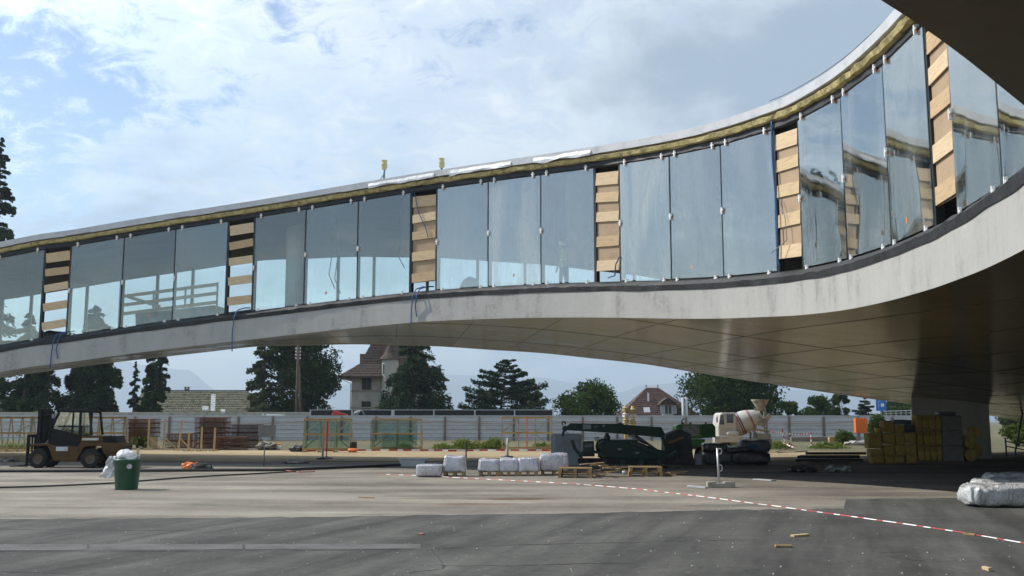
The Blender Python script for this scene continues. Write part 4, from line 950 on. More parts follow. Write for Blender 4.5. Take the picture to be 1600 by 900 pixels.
# cab: posts, roof, glass, seat
m2 = MB()
for sy in (-hw * .86, hw * .86):
    m2.beam((x(83), sy, z(680)), (x(98), sy, z(643)), .06, .09, up=(0, 1, 0)); m2.beam((x(130), sy, z(694)), (x(130), sy, z(643)), .06, .10, up=(0, 1, 0)); m2.beam((x(149), sy, z(681)), (x(143), sy, z(643)), .06, .08, up=(0, 1, 0))
    m2.beam((x(118), sy, z(694)), (x(119), sy, z(643)), .05, .05, up=(0, 1, 0)); m2.beam((x(97), sy, z(668)), (x(130), sy, z(668)), .05, .05); m2.beam((x(83), sy, z(681)), (x(86), sy, z(694)), .06, .1, up=(0, 1, 0))
    m2.prism([(x(83), z(681)), (x(91), z(671)), (x(129), z(680)), (x(129), z(697)), (x(86), z(697))], sy - .02, sy + .02)
for q in (98, 130, 143): m2.beam((x(q), -hw * .86, z(644)), (x(q), hw * .86, z(644)), .06, .05)
m2.build('cab_frame', M_fb, f)
m2 = MB(); m2.prism([(x(94), z(646)), (x(95), z(641.5)), (x(143), z(641)), (x(145), z(645)), (x(143), z(647))], -hw * .92, hw * .92); m2.build('cab_roof', M_fb, f, bev=.02)
M_cabg = glass_mat('cab_glass', (.80, .86, .86), .14)
for sy in (-hw * .84, hw * .84): m2 = MB(); m2.prism([(x(87), z(677)), (x(99), z(647)), (x(129), z(647)), (x(129), z(680))], sy - .004, sy + .004); m2.build('side_glass', M_cabg, f)
m2 = MB(); m2.add([(x(131), -hw * .8, z(681)), (x(131.5), -hw * .8, z(647)), (x(142), -hw * .8, z(647)), (x(147), -hw * .8, z(681))], [(0, 1, 2, 3)]); m2.build('rear_quarter_glass', M_cabg, f)
m2 = MB(); m2.box((x(114), 0, z(690)), (.42, .45, .12)); m2.prism([(x(121), z(689)), (x(124), z(668)), (x(127), z(668)), (x(127), z(689))], -.22, .22); m2.build('seat', M_fb, f, bev=.04)
m2 = MB(); m2.tube([(x(93), 0, z(694)), (x(100), 0, z(676))], .03, 6); m2.tube([(x(100) + .17 * math.sin(a) * .4, .17 * math.cos(a), z(676) + .17 * math.sin(a) * .8) for a in [2 * math.pi * q / 14 for q in range(15)]], .018, 6); m2.build('steering_wheel', M_fb, f)
m2 = MB(); m2.box((x(88), -hw * .8, z(652)), (.1, .08, .16)); m2.build('work_lamp', M_greym, f)

# ---- green bin with bags
T_ = Site('waste_bin', 'dark green tapered plastic bin standing alone on the concrete', 'bin', 197.5, 765)
x, z = T_.x, T_.z; hb = z(718.5); rb_, rt = 16.5 / T_.pm, 20 / T_.pm
m2 = MB(); m2.lathe([(rb_ * .98, 0), (rb_, .02), (rt * .985, hb * .9), (rt * 1.05, hb * .92), (rt * 1.07, hb * .96), (rt * 1.05, hb), (rt * .97, hb), (rt * .96, hb * .88), (rb_ * .9, .03)], None, 32)
m2.build('tub', mat('bin_green', (.012, .075, .04), .42, var=.15, scale=3), T_.o, smooth=True)
m2 = MB(); a_ = rad(-62); m2.lathe([(.065, 0), (.065, .006)], Matrix.Translation((math.cos(a_) * rt * .985, math.sin(a_) * rt * .985, hb * .77)) @ Matrix.Rotation(a_, 4, 'Z') @ Matrix.Rotation(math.pi / 2, 4, 'Y'), 16); m2.build('round_sticker', mat('sticker_pale', (.5, .45, .55), .5, var=.3, scale=20), T_.o)
binp = T_.o.location.copy()
M_bag = mat('white_bag', (.74, .75, .76), .35, var=.06, scale=6, bump=.8, bscale=9)
m2 = MB(); lump(m2, (0, 0, .0), (rt * 1.5, rt * 1.45, .30), 3, .09, power=.7, fr=4, nu=30, nv=18, flat=False); tag(m2.build('rubbish_bag', M_bag, smooth=True, loc=(binp.x - .01, binp.y, hb + .05)), 'crumpled white bag bulging out of the green bin', 'bag')
m2 = MB(); n_ = 9; rows = []
for i in range(n_):
    t = i / (n_ - 1); w_ = .22 + .16 * t; zc = hb + .05 - t * .52; xo = -rt - .02 - t * .13
    rows.append([Vector((xo + (q / 8 - .5) * w_, -.08 - .05 * math.sin(q * 1.3 + i) + .03 * math.cos(i * 2 + q), zc + .03 * math.sin(q * 2.1))) for q in range(9)])
for i in range(n_ - 1): m2.strip(rows[i], rows[i + 1])
for i in range(n_ - 1): m2.strip([p + Vector((.01, .14, 0)) for p in rows[i]], [p + Vector((.01, .14, 0)) for p in rows[i + 1]])
m2.strip(rows[-1], [p + Vector((.01, .14, 0)) for p in rows[-1]]); m2.strip(rows[0], [p + Vector((.01, .14, 0)) for p in rows[0]])
for e_ in (0, 8): m2.strip([r_[e_] for r_ in rows], [r_[e_] + Vector((.01, .14, 0)) for r_ in rows])
tag(m2.build('rubbish_bag', M_bag, smooth=True, loc=(binp.x, binp.y, 0)), 'white plastic bag hanging down the left side of the green bin', 'bag')
m2 = MB(); m2.beam((.1, .1, .1), (rt * .75, .02, hb + .26), .06, .03); tag(m2.build('timber_offcut', M_wood, loc=(binp.x, binp.y, 0)), 'wooden offcut sticking out of the green bin, right of the bag', 'wood')

# ---- timber racks by the hoarding
M_rackw = mat('rack_timber', (.46, .33, .16), .8, var=.2, scale=2, stretch=(1, 1, 4))
M_rackg = mat('galvanised_tube', (.40, .40, .30), .5, .4, var=.15)
M_sheetglass = glass_mat('stacked_glass', (.80, .92, .89), .16)
def rack(px0, px1, ytop, ybase, label, uprights=4, glass=None, orange=(), group='timber racks for glass sheets'):
    T = Site('glass_rack', label, 'rack', (px0 + px1) / 2, ybase, group); x, z = T.x, T.z; a, b, h = x(px0), x(px1), z(ytop); dp = .9
    for k_ in range(uprights):
        q = a + (b - a) * k_ / (uprights - 1)
        m2 = MB(); m2.beam((q, 0, 0), (q, dp * .35, h), .07, .07, up=(0, 1, 0)); m2.build('upright', M_rackg, T.o)
        m2 = MB(); m2.beam((q, dp, 0), (q, dp * .45, h), .07, .07, up=(0, 1, 0)); m2.build('rear_upright', M_rackg, T.o)
        m2 = MB(); m2.beam((q, -.15, .05), (q, dp + .1, .05), .08, .1); m2.build('foot', M_rackw, T.o)
    for t in (.10, .53, .97): m2 = MB(); m2.beam((a - .05, dp * .35 * t - .05, h * t), (b + .05, dp * .35 * t - .05, h * t), .03, .11); m2.build('rail', M_rackw, T.o)
    for (u0, t0, u1, t1) in ((0, .1, .33, .5), (.33, .95, .0, .55), (.66, .55, 1, .95), (.66, .5, 1, .1)):
        m2 = MB(); m2.beam((a + (b - a) * u0, .2, h * t0), (a + (b - a) * u1, .2, h * t1), .03, .06); m2.build('brace', M_rackg, T.o)
    if glass:
        for (g0, g1, t0, t1, yy) in glass: m2 = MB(); p_ = lambda u, t: (a + (b - a) * u, yy + dp * .35 * t, h * t); m2.add([p_(g0, t0), p_(g1, t0), p_(g1, t1), p_(g0, t1)] + [(v[0], v[1] + .03, v[2]) for v in (p_(g0, t0), p_(g1, t0), p_(g1, t1), p_(g0, t1))], [(0, 1, 2, 3), (7, 6, 5, 4), (0, 4, 5, 1), (1, 5, 6, 2), (2, 6, 7, 3), (3, 7, 4, 0)]); m2.build('glass_sheet', M_sheetglass, T.o)
    for u in orange: m2 = MB(); m2.beam((a + (b - a) * u, -.09, .1), (a + (b - a) * u, dp * .35 - .09, h * .98), .07, .012, up=(0, 1, 0)); m2.build('strap', M_orange, T.o)
    return T.o
rack(474, 546, 655, 707, 'timber glass rack with orange straps, leftmost of the three beside the hoarding', 4, glass=((.02, .98, .14, .93, -.02),), orange=(.45, .52))
rack(582, 657, 655, 705, 'rack holding greenish glass sheets, middle of the three beside the hoarding', 3, glass=((-.05, .92, .05, .95, -.06), (.2, .85, .05, .5, -.16)))
rack(785, 862, 652, 705, 'empty timber glass rack, rightmost of the three beside the hoarding', 4, orange=(.5,))
rack(-60, 62, 652, 706, 'long timber rack behind the forklift forks, at the left edge', 8)
rack(66, 190, 652, 706, 'long timber rack behind the forklift body', 7)

# ---- rusty rebar, props and odds and ends along the hoarding
M_rust = mat('rusty_steel', (.16, .065, .035), .85, .2, var=.4, scale=5)
M_rustd = mat('dark_rusty_steel', (.075, .035, .024), .85, .2, var=.4, scale=5)
def rebar(px0, px1, ytop, ybase, label, m, hoops, layers=3, depth=1.0, tilt=0.0, raise_=0.0, dy=0.0):
    T = Site('rebar_bundle', label, 'rebar', (px0 + px1) / 2, ybase, 'rusty rebar bundles', dy=dy); x, z = T.x, T.z; a, b, h = x(px0), x(px1), z(ytop) - raise_
    m2 = MB()
    for l in range(layers):
        zb, zt = raise_ + h * l / layers + .03, raise_ + h * (l + 1) / layers - .02
        for k_ in range(hoops):
            q = a + (b - a) * (k_ + .5) / hoops; t = tilt * (zt - zb)
            m2.tube([(q, 0, zb), (q + t, 0, zt - .03), (q + t, depth, zt + .02), (q, depth, zb), (q, 0, zb)], .019, 4, caps=False)
        for (yy, zz) in ((0, zb), (0, zt), (0, (zb + zt) / 2), (depth * .33, zt), (depth * .66, zt), (depth, zt), (depth, zb), (depth * .5, zb)):
            m2.tube([(a - .05, yy - .015, zz), (b + .05, yy - .015, zz + R.uniform(-.02, .02))], .014, 4)
    m2.build('bars', m, T.o)
    for q in (a + .2, b - .2):
        m2 = MB(); hh = raise_ or .03; m2.box((q, depth / 2, hh / 2), (.12, depth + .1, hh)); m2.build('bearer', M_rackw, T.o)
rebar(191, 240, 656, 702, 'rusty rebar mats piled behind the yellow green bush', M_rust, 24, 4, raise_=.75, dy=1.0)
rebar(258, 300, 678, 700, 'low rusty rebar bundle behind the leaning timber props', M_rust, 20, 2)
rebar(303, 352, 653, 701, 'tallest stack of rusty rebar cages behind two short props', M_rust, 24, 6)
rebar(352, 402, 664, 700, 'dark rusty rebar stack with slanting bars, beside the grey board', M_rustd, 22, 3, tilt=.35)
rebar(336, 383, 683, 703, 'low rusty rebar bundle lying in front of the dark stack', M_rust, 20, 3, depth=.7)
def prop(px, ytop, ybase, label, lean=0.0, brace=True, short=False):
    T = Site('timber_prop', label, 'timber prop', px, ybase, 'timber props along the hoarding'); h = T.z(ytop)
    m2 = MB(); m2.beam((0, 0, 0), (lean, 0, h), .10, .07, up=(0, 1, 0)); m2.build('upright', M_wood, T.o)
    if brace:
        m2 = MB(); m2.beam((.75, .1, .05), (lean * .3 + .06, .05, h * .38), .06, .05, up=(0, 1, 0)); m2.build('brace', M_wood, T.o)
    m2 = MB(); m2.box((0, .1, .03), (.5, .5, .06)); m2.build('foot', M_rackw, T.o)
prop(231, 656, 702, 'upright timber prop nearest the yellow green bush')
prop(255, 656, 702, 'timber prop second from the yellow green bush', .05)
prop(278, 657, 704, 'leaning timber prop third from the yellow green bush', .2)
prop(294, 676, 705, 'short timber prop fourth from the yellow green bush', 0, False)
prop(314, 668, 705, 'timber prop before the left side of the tallest rebar stack', 0, False)
prop(334, 669, 705, 'timber prop before the right side of the tallest rebar stack', .03, False)
T_ = Site('notice_board', 'plain grey board on two legs beside the dark rebar', 'board', 416, 701); x, z = T_.x, T_.z
m2 = MB(); m2.box((0, 0, (z(665) + z(683)) / 2), (x(430) - x(403), .04, z(665) - z(683))); m2.build('panel', mat('board_grey', (.24, .25, .24), .8), T_.o)
for q in (404.5, 429): m2 = MB(); m2.beam((x(q), .05, 0), (x(q), .05, z(666)), .06, .05, up=(0, 1, 0)); m2.build('leg', M_rackw, T_.o)
M_stone = mat('rubble', (.30, .28, .25), .95, var=.25, scale=4, bump=.5)
M_tarp = mat('dark_tarp', (.03, .033, .036), .5, var=.3, bump=.6, bscale=5)
def heap(name, label, cat, px0, px1, ytop, ybase, m, seed, depth=.8, power=.8, amp=.12, group=None):
    g = gp((px0 + px1) / 2, ybase); s_ = ppm(g.y); w = (px1 - px0) / s_; h = (ybase - ytop) / s_
    m2 = MB(); lump(m2, (0, 0, h * .36), (w * 1.05, depth, h * .9), seed, min(amp * 1.6, h * .5), power=power, fr=5.5, nu=44, nv=22)
    return tag(m2.build(name, m, smooth=True, loc=g), label, cat, group)
heap('rubble_heap', 'pale rubble heap under the grey board', 'rubble', 403, 432, 690, 703, M_stone, 1)
heap('tarpaulin_heap', 'black crumpled tarpaulin heap left of the strapped glass rack', 'tarpaulin', 455, 475, 696, 706, M_tarp, 2)
heap('gravel_heap', 'low grey gravel heap before the strapped glass rack', 'gravel', 445, 480, 718, 724, M_stone, 3)
heap('dirt_heap', 'small dark dirt heap in front of the long timber rack', 'dirt', 2, 26, 714, 721, M_stone, 4)
T_ = Site('bucket', 'white bucket with orange rag beside the grey board', 'bucket', 435, 703)
m2 = MB(); m2.lathe([(.14, 0), (.17, .3), (.16, .3), (.13, .02)], None, 16); m2.build('pail', M_clip, T_.o, smooth=True)
m2 = MB(); lump(m2, (0, 0, .34), (.36, .3, .14), 3, .05, power=.8, nu=14, nv=8); m2.build('rag', M_orange, T_.o, smooth=True)
T_ = Site('barrel', 'dark barrel with orange netting right of the strapped glass rack', 'barrel', 552, 707)
m2 = MB(); m2.lathe([(.2, 0), (.2, .58), (.18, .6), (.18, .56), (.17, .05)], None, 18); m2.build('drum', M_blackm, T_.o, smooth=True)
m2 = MB(); lump(m2, (0, -.2, .13), (.5, .35, .26), 5, .07, power=.9, nu=18, nv=9); m2.build('netting', M_orange, T_.o, smooth=True)
def marker(px, ytop, ybase, label, foot=True, col=None, thick=.05):
    T = Site('marker_post', label, 'post', px, ybase, 'marker posts on the track'); h = T.z(ytop)
    m2 = MB(); m2.tube([(0, 0, 0), (.01, 0, h)], thick, 8); m2.build('post', col or M_whitep, T.o, smooth=True)
    if foot: m2 = MB(); m2.lathe([(.32, 0), (.3, .06), (.1, .1), (.06, .12)], None, 16); m2.build('foot', M_tarp, T.o, smooth=True)
marker(504, 683, 718, 'white post on a black foot before the strapped glass rack')
marker(510, 660, 717, 'thin red post beside the white post before the strapped glass rack', True, M_redrope, .025)
marker(793, 685, 715, 'white post on a black foot before the empty timber rack')
marker(412, 701, 729, 'thin dark steel post right of the low rebar bundle', False, M_greym, .025)
marker(728, 692, 722, 'thin dark steel post behind the tall wrapped pallet', False, M_greym, .03)
# sheets and scraps between track and yard
T_ = Site('metal_trough', 'pale grey metal trough lying behind the low wrapped pallet', 'trough', 645, 729); x, z = T_.x, T_.z
m2 = MB(); m2.prism([(x(627), 0), (x(623), z(718)), (x(666), z(718)), (x(660), 0)], 0, .5); m2.build('trough_body', mat('zinc', (.42, .44, .45), .45, .5, var=.1), T_.o, bev=.01)
m2 = MB(); m2.box((x(645), .25, z(717.6)), (x(668) - x(621), .56, .025)); m2.build('lid', MATS['zinc'], T_.o)
heap('tarpaulin_heap', 'orange cloth lying on the yard edge right of the bin', 'cloth', 285, 308, 722, 734, M_orange, 6, .5, amp=.08)
heap('tarpaulin_heap', 'grey crumpled tarpaulin lying beside the orange cloth', 'tarpaulin', 302, 328, 723, 735, mat('grey_tarp', (.07, .07, .06), .7, var=.2, bump=.5), 7, .5, amp=.1)

# ---- pallets wrapped in plastic film
M_wrap = film_mat('stretch_film', (.56, .54, .58), .2, 1.0, 5.0, 1.0)
M_pal = mat('pallet_timber', (.34, .22, .10), .85, var=.25, scale=3)
def pallet(parent, w, d, z0=0.0, h=.14, name='pallet_deck'):
    for k_ in range(5): m2 = MB(); m2.box((0, -d / 2 + d * (k_ + .5) / 5, z0 + h - .012), (w, d / 5 - .05, .024)); m2.build('deck_board', M_pal, parent)
    for k_ in (-1, 0, 1): m2 = MB(); m2.box((k_ * (w / 2 - .06), 0, z0 + (h - .024) / 2), (.1, d, h - .026)); m2.build('bearer', M_pal, parent)
for k_, (a, b, yt, yb, lab, tp) in enumerate(((652, 691, 727, 746, 'lowest film wrapped bundle, leftmost in the row', 1), (692, 729, 714, 745, 'tall film wrapped pallet second from the left in the row', .86), (747, 782, 719, 744, 'film wrapped pallet third from the left, darker underneath', .9),
        (779, 811, 718, 744, 'film wrapped pallet in the middle of the close trio', .85), (808, 842, 716, 744, 'film wrapped pallet, rightmost of the close trio', .85), (843, 888, 710, 743, 'largest film wrapped pallet, beside the grey concrete block', .95))):
    T = Site('wrapped_pallet', lab, 'pallet', (a + b) / 2, yb, 'film wrapped pallets in a row', dy=.45); w = (b - a) / T.pm; h = T.z(yt); d_ = .85
    base = .13 if k_ else .02
    if k_: pallet(T.o, w * .9, d_ * .95)
    m2 = MB(); lump(m2, (0, 0, base + (h - base) / 2), (w, d_, h - base), 20 + k_, .035, power=.26, fr=3.4, nu=72, nv=24, top=tp, folds=.05)
    wr = m2.build('film_wrap', M_wrap, T.o, smooth=True)
# ---- stacked pallets and broken timber
R.seed(31)
for (a, b, yb, n_, lab) in ((873, 926, 747, 2, 'brown timber pallets stacked beside the largest wrapped pallet'), (982, 1034, 745, 2, 'brown timber pallets left lying under the green crane tail')):
    T = Site('pallet_stack', lab, 'pallet', (a + b) / 2, yb, 'loose brown pallets', rz=R.uniform(-.1, .1), dy=.5); w = (b - a) / T.pm
    for q in range(n_): pallet(T.o, w * (1 - .04 * q), .95, q * .15, .15)
for (cx, yb, n_, sp, lab) in ((945, 746, 16, .9, 'heap of broken planks between the two pallet stacks'), (1050, 744, 8, .7, 'few dark planks right of the pallet stacks')):
    T = Site('plank_heap', lab, 'planks', cx, yb, 'heaps of broken planks', dy=.4)
    for q in range(n_):
        c_ = Vector((R.uniform(-sp, sp) * .6, R.uniform(-.35, .35), .04 + .035 * q * (.7 if n_ > 10 else .3))); a_ = R.uniform(-.5, .5) + (1.2 if q % 4 == 0 else 0); L = R.uniform(.35, .8)
        d_ = Vector((math.cos(a_), math.sin(a_), R.uniform(-.12, .12))) * L / 2
        if c_.z - abs(d_.z) < .03: d_.z *= .1
        m2 = MB(); m2.beam(c_ - d_, c_ + d_, R.uniform(.08, .14), .025); m2.build('plank', M_wood if q % 3 == 0 else M_pal, T.o)
m2 = MB(); lump(m2, (0, 0, .07), (.16, .16, .14), 4, .02, power=.9, nu=14, nv=8); tag(m2.build('paper_cup', M_clip, smooth=True, loc=gp(976, 741)), 'white scrap lying between the plank heap and pallets', 'scrap')

# ---- grey blocks and the compact crane
T_ = Site('concrete_block', 'large pale grey concrete block under the crane hook', 'block', 886, 727)
x, z = T_.x, T_.z
m2 = MB(); b_ = [(x(866), -.25), (x(908), -.45), (x(907), .9), (x(862), .8)]
m2.add([(p[0], p[1], 0) for p in b_] + [(p[0] * .985, p[1], z(679.5)) for p in b_], [(3, 2, 1, 0), (4, 5, 6, 7), (0, 1, 5, 4), (1, 2, 6, 5), (2, 3, 7, 6), (3, 0, 4, 7)])
m2.build('block_body', mat('block_grey', (.27, .285, .29), .85, var=.14, scale=1.5, bump=.2), T_.o, bev=.03)
m2 = MB(); m2.tube([(x(884), .2, z(680)), (x(885), .2, z(677)), (x(888), .2, z(677)), (x(889), .2, z(680))], .015, 6); m2.build('lifting_eye', M_greym, T_.o)
T_ = Site('gabled_cover', 'dark grey gabled cover standing behind the crane tail', 'cover', 1060, 726)
x, z = T_.x, T_.z
m2 = MB(); m2.prism([(x(1038), 0), (x(1040), z(681)), (x(1062), z(672)), (x(1079), z(679)), (x(1083), 0)], -.2, .9); m2.build('shell', mat('cover_grey', (.062, .062, .06), .75, var=.25, scale=2, bump=.2), T_.o, bev=.03)
m2 = MB(); m2.beam((x(1044), -.23, z(693)), (x(1067), -.23, z(684)), .02, .08); m2.build('strip', M_pal, T_.o)
m2 = MB()
for q in range(4): m2.box((x(1054), -.22, z(696 + q * 5)), (x(1066) - x(1042), .03, .07))
m2.build('louvre', mat('dark_green_metal', (.012, .03, .026), .5), T_.o)

M_cg = mat('dark_green_paint', (.011, .036, .025), .45, var=.2, scale=2.5, spec=.3)
M_cg2 = mat('deep_green_paint', (.010, .028, .022), .45, var=.2)
T_ = Site('compact_crane', 'dark green compact crawler crane with its boom folded flat', 'crane', 960, 731)
c = T_.o
X = lambda zx: T_.x(840 + zx / 4.5)
Z = lambda zy: T_.z(560 + zy / 4.5)
bm_ = MB(); bm_.prism([(X(192), Z(508)), (X(235), Z(463)), (X(560), Z(468)), (X(690), Z(480)), (X(700), Z(545)), (X(520), Z(530)), (X(230), Z(512))], -.17, .17); bo = bm_.build('boom', M_cg, c, bev=.02)
m2 = MB(); m2.prism([(X(560), Z(468)), (X(580), Z(457)), (X(612), Z(474)), (X(866), Z(490)), (X(893), Z(542)), (X(870), Z(562)), (X(700), Z(546)), (X(600), Z(538))], -.21, .21); m2.build('outer_boom', M_cg, c, bev=.02)
m2 = MB(); m2.box((X(350), -.175, Z(487)), (X(378) - X(322), .012, Z(470) - Z(502))); m2.build('decal_plate', mat('decal_grey', (.22, .25, .24), .5), bo)
for (a, b) in ((465, 482), (740, 805)): m2 = MB(); m2.box((X(a), -.215, Z(b)), (.10, .012, .07)); m2.build('decal_plate', MATS['decal_grey'], bo)
m2 = MB(); m2.prism([(X(395), Z(480)), (X(430), Z(479)), (X(408), Z(505))], -.182, -.172); m2.build('faint_mark', mat('decal_pale', (.05, .09, .085), .5), bo)
m2 = MB(); m2.tube([(X(200), 0, Z(505)), (X(186), 0, Z(530)), (X(182), 0, Z(555))], .05, 8)
m2.tube([(X(205), 0, Z(470)), (X(200), 0, Z(455)), (X(185), 0, Z(453)), (X(178), 0, Z(465)), (X(186), 0, Z(474))], .03, 8); m2.lathe([(.02, -.06), (.11, -.06), (.11, .06), (.02, .06)], Matrix.Translation((X(200), 0, Z(500))) @ Matrix.Rotation(math.pi / 2, 4, 'X'), 16); m2.build('hook_block', M_cg2, c, smooth=False)
m2 = MB(); m2.tube([(X(640), -.05, Z(545)), (X(760), -.05, Z(600))], .06, 10); m2.tube([(X(690), .12, Z(545)), (X(840), .12, Z(650))], .05, 10); m2.build('lift_ram', M_greym, c, smooth=True)
m2 = MB(); m2.prism([(X(320), Z(690)), (X(322), Z(588)), (X(395), Z(584)), (X(400), Z(690))], -.35, .35); ctl = m2.build('control_box', M_cg2, c, bev=.02)
m2 = MB(); m2.box((X(360), -.36, Z(615)), (X(390) - X(332), .02, .12)); m2.build('instrument_panel', mat('panel_grey', (.12, .13, .12), .5, var=.4, scale=12), ctl)
for q in range(4): m2 = MB(); m2.tube([(X(410 + q * 8), -.2, Z(588)), (X(404 + q * 9), -.22, Z(562))], .014, 6); m2.lathe([(.01, -.02), (.025, 0), (.01, .02)], Matrix.Translation((X(404 + q * 9), -.22, Z(560))), 8); m2.build('lever', M_blackm, ctl)
m2 = MB(); m2.lathe([(.12, 0), (.12, .18), (.07, .22), (.07, .3)], Matrix.Translation((X(490), -.1, Z(585))), 14); m2.build('exhaust', M_blackm, c, smooth=True)
m2 = MB(); m2.lathe([(.24, -.22), (.24, .22)], Matrix.Translation((X(470), 0, Z(625))) @ Matrix.Rotation(math.pi / 2, 4, 'X'), 20); m2.lathe([(.31, -.24), (.31, -.2)], Matrix.Translation((X(470), 0, Z(625))) @ Matrix.Rotation(math.pi / 2, 4, 'X'), 20); m2.build('winch_drum', M_cg2, c)
m2 = MB(); m2.prism([(X(430), Z(700)), (X(445), Z(590)), (X(520), Z(578)), (X(685), Z(576)), (X(700), Z(590)), (X(820), Z(640)), (X(890), Z(650)), (X(900), Z(702)), (X(700), Z(712))], -.42, .42); bd = m2.build('engine_cover', M_cg, c, bev=.04)
m2 = MB(); m2.box((X(600), -.05, Z(575)), (X(685) - X(500), .7, .03)); m2.build('pale_top', mat('worn_panel', (.20, .26, .26), .35), bd)  # paler plate laid over the top of the cover
for (a, b) in ((685, 605), (690, 665), (570, 640)): m2 = MB(); m2.box((X(a), -.43, Z(b)), (.14, .012, .07)); m2.build('decal_plate', MATS['decal_grey'], bd)
for sy in (-.5, .32):
    m2 = MB(); m2.prism([(X(300), Z(742)), (X(288), Z(725)), (X(300), Z(706)), (X(870), Z(706)), (X(890), Z(725)), (X(876), Z(742))], sy, sy + .2)
    for q in range(26): m2.box((X(305 + q * 22), sy + .1, Z(744)), (.05, .22, .04))
    tk = m2.build('track', M_tyre, c)
    for q in range(5): m2 = MB(); m2.lathe([(.10, -.02), (.10, .22)], Matrix.Translation((X(340 + q * 125), sy - .0, Z(724))) @ Matrix.Rotation(-math.pi / 2, 4, 'X'), 14); m2.build('road_wheel', M_cg2, tk)
for (pts, yy) in (([(290, 690), (330, 650), (420, 660), (470, 700)], -.5), ([(250, 580), (275, 650), (320, 690)], .3), ([(640, 590), (800, 660), (900, 690), (960, 660)], -.52), ([(880, 560), (905, 620), (900, 700)], .2)):
    m2 = MB()
    for a, b in zip(pts[:-1], pts[1:]): m2.beam((X(a[0]), yy, Z(a[1])), (X(b[0]), yy, Z(b[1])), .12, .14, up=(0, 1, 0))
    q = pts[-1]; m2.tube([(X(q[0]), yy, Z(q[1])), (X(q[0]), yy, Z(735))], .035, 8); m2.lathe([(.13, 0), (.13, .03), (.05, .06)], Matrix.Translation((X(q[0]), yy, .005)), 12)
    m2.build('outrigger', M_cg2, c, bev=.01)
# wrapped standpipes behind the crane
for k_, px in enumerate((978.5, 990)):
    T = Site('wrapped_pipe', ('yellow wrapped standpipe, left of the pair rising behind the crane', 'yellow wrapped standpipe, right of the pair rising behind the crane')[k_], 'pipe', px, 712, 'wrapped standpipes behind the crane'); z = T.z
    m2 = MB(); m2.tube([(0, 0, 0), (0, 0, z(636))], .09, 10); pp = m2.build('pipe', mat('yellow_wrap', (.55, .36, .05), .6, var=.35, scale=6, col2=(.35, .3, .2)), T.o, smooth=True)
    for q in range(3): m2 = MB(); zz = z(641 + q * 9 + k_ * 2); m2.lathe([(.10, zz - .13), (.17, zz - .08), (.15, zz), (.18, zz + .06), (.10, zz + .12)], None, 10); m2.build('knotted_film', M_bag if q % 2 else mat('tan_film', (.5, .42, .25), .5, bump=.6, bscale=20), pp)
# ---- green compressor trailer
M_lg = mat('bright_green_paint', (.10, .30, .05), .45, var=.15, scale=3)
T_ = Site('compressor', 'bright green compressor trailer between the gabled cover and the mixer', 'compressor', 1086, 716); x, z = T_.x, T_.z
m2 = MB(); m2.prism([(x(1055), z(675)), (x(1055), z(667)), (x(1060), z(664)), (x(1094), z(664)), (x(1095), z(686)), (x(1056), z(686))], -.5, .6); hd = m2.build('canopy', M_lg, T_.o, bev=.03)
m2 = MB(); m2.prism([(x(1095), z(664)), (x(1112), z(663)), (x(1116), z(668)), (x(1116), z(684)), (x(1095), z(685))], -.45, .6); m2.build('rear_housing', mat('mid_green_paint', (.05, .18, .05), .5, var=.15), T_.o, bev=.03)
m2 = MB(); m2.box((x(1078), -.51, z(674)), (x(1091) - x(1066), .02, .5)); m2.build('poster', mat('poster_white', (.42, .45, .4), .7, var=.3, scale=8, col2=(.2, .22, .2)), hd)
m2 = MB(); m2.prism([(x(1056), z(697)), (x(1056), z(687)), (x(1100), z(687)), (x(1096), z(697))], -.48, .55); m2.build('lower_body', M_lg, T_.o, bev=.02)
m2 = MB(); m2.box((x(1082), 0, z(699.5)), (x(1112) - x(1052), 1.0, .13)); m2.build('frame', mat('dirty_tan', (.24, .19, .12), .8), T_.o)
for q in (1066, 1092): wheel(T_.o, (x(q), -.45, .27), .27, .2)
m2 = MB()
for q in (1068, 1080, 1104): m2.lathe([(.05, z(664) - .02), (.05, z(664) + .08), (.03, z(664) + .1)], Matrix.Translation((x(q), 0, 0)), 10)
m2.tube([(x(1066), -.1, z(664)), (x(1066), -.1, z(659)), (x(1070), -.1, z(655))], .025, 6); m2.build('exhaust', M_blackm, T_.o)
T_ = Site('steel_drum', 'grey steel drum between the gabled cover and the black wrapped bundles', 'drum', 1091, 726)
m2 = MB(); m2.lathe([(.16, 0), (.165, .02), (.16, .2), (.17, .21), (.16, .22), (.165, .42), (.15, .42), (.15, .36)], None, 18); m2.build('drum_body', M_greyp, T_.o, smooth=True)
m2 = MB(); m2.tube([(-.16, 0, .4), (-.12, -.1, .3), (.12, -.1, .3), (.16, 0, .4)], .01, 5); m2.build('handle', M_greym, T_.o)

# ---- concrete mixer truck, seen from behind at an angle
M_mw = mat('mixer_white', (.50, .485, .45), .45, var=.12, scale=2)
T_ = Site('mixer_truck', 'white concrete mixer truck with red and blue stripes on its drum', 'truck', 1160, 707, dy=1.0); x, z = T_.x, T_.z
m2 = MB(); m2.prism([(x(1119), z(689)), (x(1119), z(668)), (x(1122), z(650)), (x(1125), z(647)), (x(1146), z(647)), (x(1147), z(689))], -.9, .9); cab_ = m2.build('cab', M_mw, T_.o, bev=.05)
m2 = MB(); m2.box((x(1137), -.91, z(656)), (x(1142) - x(1132), .02, z(650) - z(663))); m2.build('side_window', M_win, cab_)
m2 = MB(); m2.prism([(x(1120.4), z(665)), (x(1122.6), z(651)), (x(1127), z(651)), (x(1128), z(665))], -.92, -.905); m2.build('front_window', M_win, cab_)
m2 = MB(); m2.box((x(1117), -.95, z(658)), (.06, .1, .3)); m2.tube([(x(1120), -.92, z(652)), (x(1117), -.95, z(653))], .015, 5); m2.build('mirror', M_blackm, cab_)
